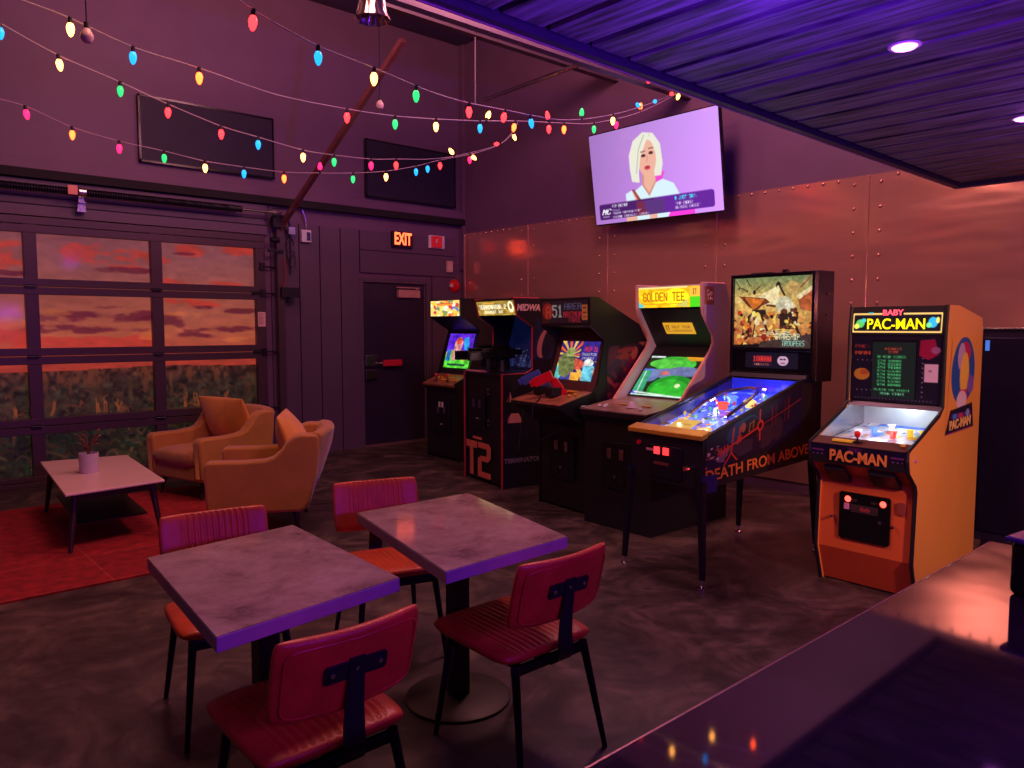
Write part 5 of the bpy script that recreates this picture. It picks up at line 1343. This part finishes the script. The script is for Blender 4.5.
    a.poly([(.12,.75),(.9,.70),(.98,.96),(.0,.99)],(34,22,50)).rect(.18,.79,.86,.84,(90,50,150)).ell(.3,.82,.07,.03,(70,130,220)).ell(.5,.82,.08,.03,(200,50,90)).ell(.75,.80,.07,.04,(140,150,220)).poly([(0,.985),(1,.95),(1,.965),(0,1)],(140,50,110))
    art_obj('side_decal', a, M['print_matte'], (.43,ys,1.46), (.82,ys,1.46), (.82,ys,.90), (.37,ys,.90), t, .0012)
    text_obj('decal_lettering', 'PAC-MAN', .075, mat('cream lettering', rgb(245,196,120), .45), t, frame_M((.595,ys-.003,.955), (1,0,.04), (-.04,0,1)), bold=.003, width=.33)
    MB().cyl((-.03,-H,.80),(-.03,-H-.008,.80),.010,n=12).build('side_button', mat('pink button', rgb(210,130,200), .4), t)
combo()

# ------------------------------------------------------------------ television
def tv():
    W = 1.66; Hh = W*9/16
    ya, pi, ro = -.053, .162, -.019
    n = Vector((-math.cos(ya)*math.cos(pi), -math.sin(ya)*math.cos(pi), -math.sin(pi)))
    s = Vector((math.sin(ya), -math.cos(ya), 0)); u = n.cross(s)
    if u.z < 0: u = -u
    s2 = s*math.cos(ro)+u*math.sin(ro); u2 = -s*math.sin(ro)+u*math.cos(ro)
    c = Vector((5.447, 4.276, 2.884-HCAM))*(W/1.45); c.z += HCAM
    t = thing('television', 'wall mounted flat television showing a woman with short blonde hair', 'television', c)
    t.rotation_mode = 'QUATERNION'
    t.rotation_quaternion = Matrix((s2, u2, s2.cross(u2))).transposed().to_quaternion()
    # local: x right, y up, z toward viewer
    w, h = W/2, Hh/2
    MB().box(-w-.012, w+.012, -h-.014, h+.012, -.045, -.002).build('housing', M['blackgloss'], t, bevel=.006)
    a = Art(220, 124, (196, 140, 240), 2)
    X, Y = a.xx, a.yy
    a.a = np.array((206,150,244))*(1-.25*(1-X)[...,None]) + np.array((10,0,10))*Y[...,None]
    SK = (226,170,150); HR = (222,222,206); H2 = (170,176,150)
    a.poly([(.50,.55),(.60,.52),(.56,.66),(.50,.66)], (226,70,200))
    # body
    a.poly([(.30,.80),(.36,.68),(.43,.62),(.50,.64),(.58,.60),(.66,.66),(.72,.84),(.74,1),(.28,1)], (206,230,240))
    a.poly([(.28,.72),(.34,.68),(.40,.84),(.38,1),(.27,1)], SK).poly([(.28,.70),(.33,.67),(.36,.8),(.28,.82)], (206,228,238)).poly([(.33,.66),(.35,.66),(.40,.78),(.38,.8)], (150,70,60))
    a.poly([(.42,.5),(.52,.5),(.53,.62),(.47,.76),(.42,.64)], (204,140,124)).poly([(.44,.5),(.52,.5),(.525,.6),(.47,.72),(.435,.64)], SK)
    # hair
    a.poly([(.33,.30),(.37,.16),(.45,.09),(.53,.12),(.58,.24),(.59,.44),(.57,.56),(.52,.56),(.52,.3),(.44,.2),(.41,.34),(.40,.5),(.40,.60),(.34,.58),(.33,.45)], HR)
    a.ell(.47,.36,.072,.19,SK)
    a.poly([(.36,.2),(.45,.09),(.51,.12),(.47,.2),(.42,.34),(.40,.5),(.385,.60),(.345,.58),(.335,.38)], HR).pl([(.46,.12),(.41,.26),(.38,.5)], .012, H2).pl([(.50,.13),(.55,.25),(.555,.5)], .012, H2).poly([(.50,.12),(.56,.2),(.585,.35),(.575,.55),(.535,.56),(.545,.35),(.52,.22)], HR)
    a.ell(.445,.33,.018,.016,(70,40,50)).ell(.505,.315,.018,.016,(70,40,50)).pl([(.425,.29),(.46,.285)], .012, (120,80,70)).pl([(.49,.27),(.525,.268)], .012, (120,80,70)).pl([(.475,.34),(.468,.40)], .010, (196,130,116)).ell(.47,.46,.024,.022,(200,60,80)).ell(.47,.452,.012,.006,(120,30,50))
    # banner
    a.rrect(.04,.78,.94,.95,.014,(70,28,100)).rrect(.5,.78,.94,.95,.014,(96,36,150)); a.rect(.42,.80,.58,.95,(84,50,120)).poly([(.36,.8),(.42,.8),(.44,.95),(.36,.95)],(110,40,70))
    a.text('MC', .06, .835, .06, (240,240,250), .07, .3, .4).rect(.065,.915,.125,.922,(200,190,220))
    a.text('POP ENERGY', .155, .795, .032, (240,240,250), .13, .3).text('VIDEO', .155, .845, .022, (220,210,240), .06).text('"CHOOSE SOMETHING ELSE"', .155, .88, .025, (235,225,245), .24, .15).text('CHOOSE (SINGLE) (2020)', .155, .918, .025, (235,225,245), .30, .15)
    a.text('# JUST SAY:', .66, .80, .034, (70,230,240), .16, .3).text('"POP ENERGY', .66, .86, .026, (235,225,245), .13, .2).text('ON MUSIC CHOICE"', .66, .90, .026, (235,225,245), .18, .2)
    a.poly([(.62,.95),(.8,.95),(.8,1),(.6,1)], (240,60,210)).rect(.30,.95,.36,1,SK).rect(.36,.95,.46,1,(206,230,240)).rect(.46,.95,.52,1,SK)
    art_obj('screen', a, M['tvs'], (-w,h,0), (w,h,0), (w,-h,0), (-w,-h,0), t, .0)
    # mount: arm back to the wall
    inv = t.matrix_basis.inverted()
    wall = Vector((XS-.001, c.y+.05, c.z-.1)); b = inv @ wall
    MB().box(-.25,.25,-.2,.2,-.07,-.045).build('mount_plate', M['metal_dark'], t)
    MB().tube([(0,0,-.06), b], .03, 8).build('mount_arm', M['metal_dark'], t)
    return c
TVC = tv()

# ------------------------------------------------------------------ pendant shade and unlit bulbs
pc = ony(372, 3, 3.6)
t = thing('pendant_lamp', 'ribbed metal pendant shade hanging unlit at the top of the picture', 'pendant lamp', pc)
n = 40; v = []; prof = [(.03,.14),(.045,.12),(.055,.06),(.066,.0),(.076,-.05),(.094,-.085),(.090,-.085),(.072,-.05),(.062,0),(.05,.06),(.04,.115)]
m = MB()
for r_, z in prof:
    for j in range(n):
        a_ = 2*PI*j/n; rr = r_*(1+.05*math.cos(a_*10)); v.append((rr*math.cos(a_), rr*math.sin(a_), z))
k = len(prof); f = [(i*n+j, i*n+(j+1) % n, (i+1)*n+(j+1) % n, (i+1)*n+j) for i in range(k-1) for j in range(n)]
m.add(v, f); m.build('shade', mat('hammered aluminium', rgb(190,160,165), .22, metal=1), t, smooth=True)
MB().cyl((0,0,.13),(0,0,ZC-pc.z),.006,n=8).build('cord', M['black'], t)
MB().lathe([(.001,-.04),(.02,-.03),(.028,-.005),(.02,.03),(.014,.06),(.001,.06)], n=14).build('bulb', M['ceramic'], t, smooth=True)
def dead_bulb(u, v_, y, lb, cordlen):
    p = ony(u, v_, y)
    t = thing('hanging_bulb', lb, 'bulb', p, 0, 'unlit round bulbs on thin cords')
    MB().lathe([(.001,-.034),(.018,-.028),(.028,-.01),(.028,.006),(.018,.024),(.011,.034),(.001,.036)], n=16).build('glass', mat('milky bulb glass', rgb(215,180,180), .25), t, smooth=True)
    MB().cyl((0,0,.03),(0,0,.06),.012,n=12).build('socket', M['black'], t)
    MB().cyl((0,0,.05),(0,0,cordlen),.003,n=6).build('cord', M['metal_dark'], t)
dead_bulb(87, 36, 4.0, 'unlit pale bulb hanging near the top left strings', 1.4)
dead_bulb(380, 105, 5.0, 'unlit pale bulb hanging behind the slanted door track', 1.9)

# ------------------------------------------------------------------ string lights
BC = dict(r=((1,.018,.022), 7), o=((1,.075,.012), 10), w=((1,.38,.07), 10), b=((.01,.30,.80), 2.2), g=((.02,.55,.14), 1.9), p=((1,.010,.07), 5))
BM = {k: emis('bulb glow '+k, c, s) for k, (c, s) in BC.items()}
cordm = mat('pale light cord', rgb(190,170,180), .5)
def bulb_mesh():
    m = MB().lathe([(.001,-.058),(.007,-.054),(.013,-.042),(.0165,-.026),(.0165,-.016),(.012,-.004),(.009,0),(.001,0)], n=12)
    return m
def strand(label, path, P0, P1, bulbs, scale=1.0):
    """path: pixels of the cord; it hangs in the vertical plane through P0 and P1"""
    P0 = Vector(P0); P1 = Vector(P1)
    def hit(u, v):
        d = ray(u, v); a = P1-P0; n = Vector((a.y, -a.x, 0)); return CP+d*(n.dot(P0-CP)/n.dot(d))
    pts = [hit(*q) for q in path]
    # smooth
    dense = []
    for i in range(len(pts)-1):
        p_1 = pts[max(i-1, 0)]; p0 = pts[i]; p1 = pts[i+1]; p2 = pts[min(i+2, len(pts)-1)]
        for k in range(6):
            s = k/6; dense.append(.5*((2*p0)+(p1-p_1)*s+(2*p_1-5*p0+4*p1-p2)*s*s+(3*p0-p_1-3*p1+p2)*s**3))
    dense.append(pts[-1])
    t = thing('string_lights', label, 'string lights', dense[0], 0, 'coloured light strings across the ceiling')
    o = dense[0]
    MB().tube([p-o for p in dense], .0032, 6).build('cord', cordm, t, smooth=True)
    for u, v, k in bulbs:
        q = hit(u, v)
        # nearest cord point gives the socket
        c = min(dense, key=lambda p: (p-q).length)
        tip = q-c
        if tip.length < .03: tip = Vector((0,0,-.04))
        dn = tip.normalized()
        R = Vector((0,0,-1)).rotation_difference(dn).to_matrix().to_4x4()
        base = c+dn*.022*scale
        s = scale
        me = bulb_mesh()
        for i, p in enumerate(me.v): me.v[i] = tuple((R @ Vector(p))*s)
        b = me.build('light_bulb', BM[k], t, smooth=True, loc=base-o, angle=180)
        sk = MB().cyl(R @ Vector((0,0,.026*s)), R @ Vector((0,0,-.002)), .0095*s, n=10).build('socket', M['black'], b)
A_ = onx(684, 90, 6.4)
S1 = [(232,-4),(258,13),(280,26),(318,46),(345,57),(374,68),(416,86),(440,95),(469,103),(505,110),(535,116),(564,120),(600,117),(640,107),(684,90)]
strand('string of coloured bulbs nearest the camera, from the top edge to the television', S1, ony(232,-4,3.0), A_, [(253,20,'r'),(317,52,'b'),(374,77,'w'),(416,89,'g'),(469,102,'r'),(504,116,'r'),(531,121,'b'),(582,107,'g'),(613,111,'w'),(653,102,'b'),(637,104,'b'),(672,94,'r')], 1.05)
S2 = [(5,-6),(30,3),(70,18),(133,47),(199,68),(255,88),(290,98),(347,109),(395,116),(436,119),(480,121),(515,121),(564,123),(594,123),(640,112),(684,90)]
strand('string of coloured bulbs from the top left corner, second from the camera', S2, ony(5,-6,4.2), A_, [(72,19,'w'),(133,54,'b'),(199,65,'o'),(347,114,'r'),(395,119,'g'),(436,125,'w'),(480,122,'b'),(488,116,'w'),(514,127,'o'),(547,113,'r'),(549,124,'r'),(564,124,'o'),(594,120,'g'),(615,119,'p'),(641,103,'o'),(678,97,'w')], 1.1)
A2 = ony(518, 121, 6.0)
S3 = [(-10,16),(0,23),(58,55),(120,82),(168,104),(221,126),(258,137),(303,150),(334,155),(371,159),(396,159),(430,159),(460,155),(500,144),(514,130),(518,121)]
strand('long string of coloured bulbs crossing the left wall, the upper one there', S3, ony(-10,16,5.2), A2, [(2,24,'b'),(59,61,'w'),(120,84,'g'),(168,110,'r'),(221,122,'r'),(258,133,'b'),(303,150,'w'),(334,155,'g'),(371,161,'p'),(396,156,'r'),(451,151,'w'),(498,144,'r'),(514,136,'w')], 1.15)
A3 = ony(516, 128, 6.3)
S4 = [(-14,96),(25,106),(72,127),(119,141),(164,151),(205,161),(244,167),(284,172),(320,173),(353,173),(386,171),(416,166),(440,160),(475,153),(500,144),(516,128)]
strand('lowest string of coloured bulbs crossing above the glass door', S4, ony(-14,96,6.6), A3, [(26,111,'p'),(72,131,'o'),(119,143,'p'),(164,150,'g'),(205,164,'w'),(244,171,'b'),(284,174,'o'),(320,168,'p'),(353,177,'g'),(386,175,'w'),(416,168,'b'),(426,163,'b'),(440,163,'r'),(473,157,'w'),(470,155,'p')], 1.2)

# string over the near side of the room: mirrored in the copper sheets and the counter
t = thing('string_lights', 'string of coloured bulbs above the canopy roof, seen mirrored in the counter', 'string lights', (0,0,0), 0, 'coloured light strings across the ceiling')
def mirrored(u, v, z):
    P = onz(u, v, .94); d = P-CP; d.z = -d.z; return P+d*((z-P.z)/d.z)
hang = [(640,738,'r'),(672,755,'w'),(705,763,'b'),(712,740,'w'),(753,748,'o'),(787,757,'r'),(815,750,'g'),(838,748,'w'),(859,756,'b')]
pp = [mirrored(u, v, 3.1) for u, v, k in hang]
MB().tube([p+Vector((0,0,.02)) for p in [pp[0]+Vector((-.6,.5,.5))]+pp+[Vector((5.4,1.95,3.6))]], .0032, 6).build('cord', cordm, t, smooth=True)
for k, p in enumerate(pp):
    b = bulb_mesh().build('light_bulb', BM[hang[k][2]], t, smooth=True, loc=p, angle=180)
    MB().cyl((0,0,.026),(0,0,-.002), .0095, n=10).build('socket', M['black'], b)

# ------------------------------------------------------------------ lights
def light(kind, name, loc, energy, col, **k):
    l = bpy.data.lights.new(name, kind); l.energy = energy; l.color = col
    for a, b in k.items():
        if a not in ('rot', 'aim'): setattr(l, a, b)
    o = bpy.data.objects.new(name, l); COL.objects.link(o); o.location = loc
    if 'aim' in k: o.rotation_euler = (Vector(k['aim'])-Vector(loc)).to_track_quat('-Z', 'Y').to_euler()
    return o
VIO = (.30, .05, 1.0)
for i, (x, y) in enumerate(DL):
    light('SPOT', 'downlight_lamp', (x, y, CZ-.035), 6, VIO, spot_size=math.radians(95), spot_blend=.8, shadow_soft_size=.05, aim=(x, y, 0))
# violet up light under the canopy, beyond the top of the frame
light('SPOT', 'canopy_uplight', (1.7, .9, 1.95), 38, (.17, .02, 1.0), spot_size=math.radians(156), spot_blend=.5, shadow_soft_size=.05, aim=(1.72, .95, 2.42))
# added violet strip, unseen behind the counter, for table edges and chair backs
light('AREA', 'violet_strip_fill', (1.4, -1.2, 1.8), 44, (.38, .03, 1.0), shape='RECTANGLE', size=3.0, size_y=.1, aim=(1.6, 1.5, 1.3))
light('SPOT', 'canopy_uplight', (3.7, .1, 1.85), 34, (.42, .14, 1.0), spot_size=math.radians(156), spot_blend=.5, shadow_soft_size=.05, aim=(3.7, .13, 2.42))  # added violet fill from below, brightening the canopy slats
# cove spot washing the ceiling
light('SPOT', 'cove_lamp', (3.4, .7, 2.62), 360, (.17, .02, 1.0), spot_size=math.radians(120), spot_blend=1, shadow_soft_size=.08, aim=(4.4, 3.6, 5.3))
# rose fill points added, unseen, high over the tables and lounge
light('POINT', 'rose_fill', (1.5, 3.3, 4.4), 195, (1.0, .42, .34), shadow_soft_size=.5)
light('POINT', 'rose_fill', (2.4, 6.0, 4.5), 78, (1.0, .34, .34), shadow_soft_size=.3)
light('POINT', 'rose_fill', (4.3, 3.7, 4.7), 235, (1.0, .36, .42), shadow_soft_size=.4)
light('SPOT', 'rug_spot', (.7, 4.6, 3.6), 26, (1.0, .08, .10), spot_size=math.radians(50), spot_blend=.9, shadow_soft_size=.1, aim=(.7, 5.3, 0))  # added red spot brightening the front of the rug
# warm bar lamp at the back of the bar
light('SPOT', 'bar_lamp', (3.0, -.9, 1.9), 260, (1.0, .46, .18), spot_size=math.radians(58), spot_blend=.9, shadow_soft_size=.08, aim=(5.2, 1.9, .9))
# small lamps inside the two pinball playfields
def inside(x, y, th, dep, side, z, e, c, r=.02):
    light('POINT', 'playfield_lamp', (x+dep*math.cos(th)+side*math.sin(th), y+dep*math.sin(th)-side*math.cos(th), z), e, c, shadow_soft_size=r)
th = math.radians(-3.4)
for dep, sd, c in ((.95,.1,(.2,.2,1)),(.7,-.14,(.5,.5,1)),(.45,.12,(.3,.35,1)),(.25,-.08,(1,.7,.4))):
    inside(3.733, 2.821, th, dep, sd, .842+(dep-.09)*.235+.035, .9, c)
inside(4.363, 1.883, math.radians(-.7), .42, 0, 1.03, 2.2, (.75, .85, 1.0), .03)
inside(4.363, 1.883, math.radians(-.7), .15, 0, .90, .5, (.9, .9, 1.0), .02)

w = bpy.data.worlds.new('world'); SC.world = w; w.use_nodes = True
w.node_tree.nodes['Background'].inputs[0].default_value = (.02, .008, .03, 1)
w.node_tree.nodes['Background'].inputs[1].default_value = .5
SC.view_settings.view_transform = 'Standard'; SC.view_settings.look = 'None'
SC.view_settings.exposure = 0; SC.view_settings.gamma = 1
SC.cycles.max_bounces = 6; SC.cycles.sample_clamp_indirect = 4
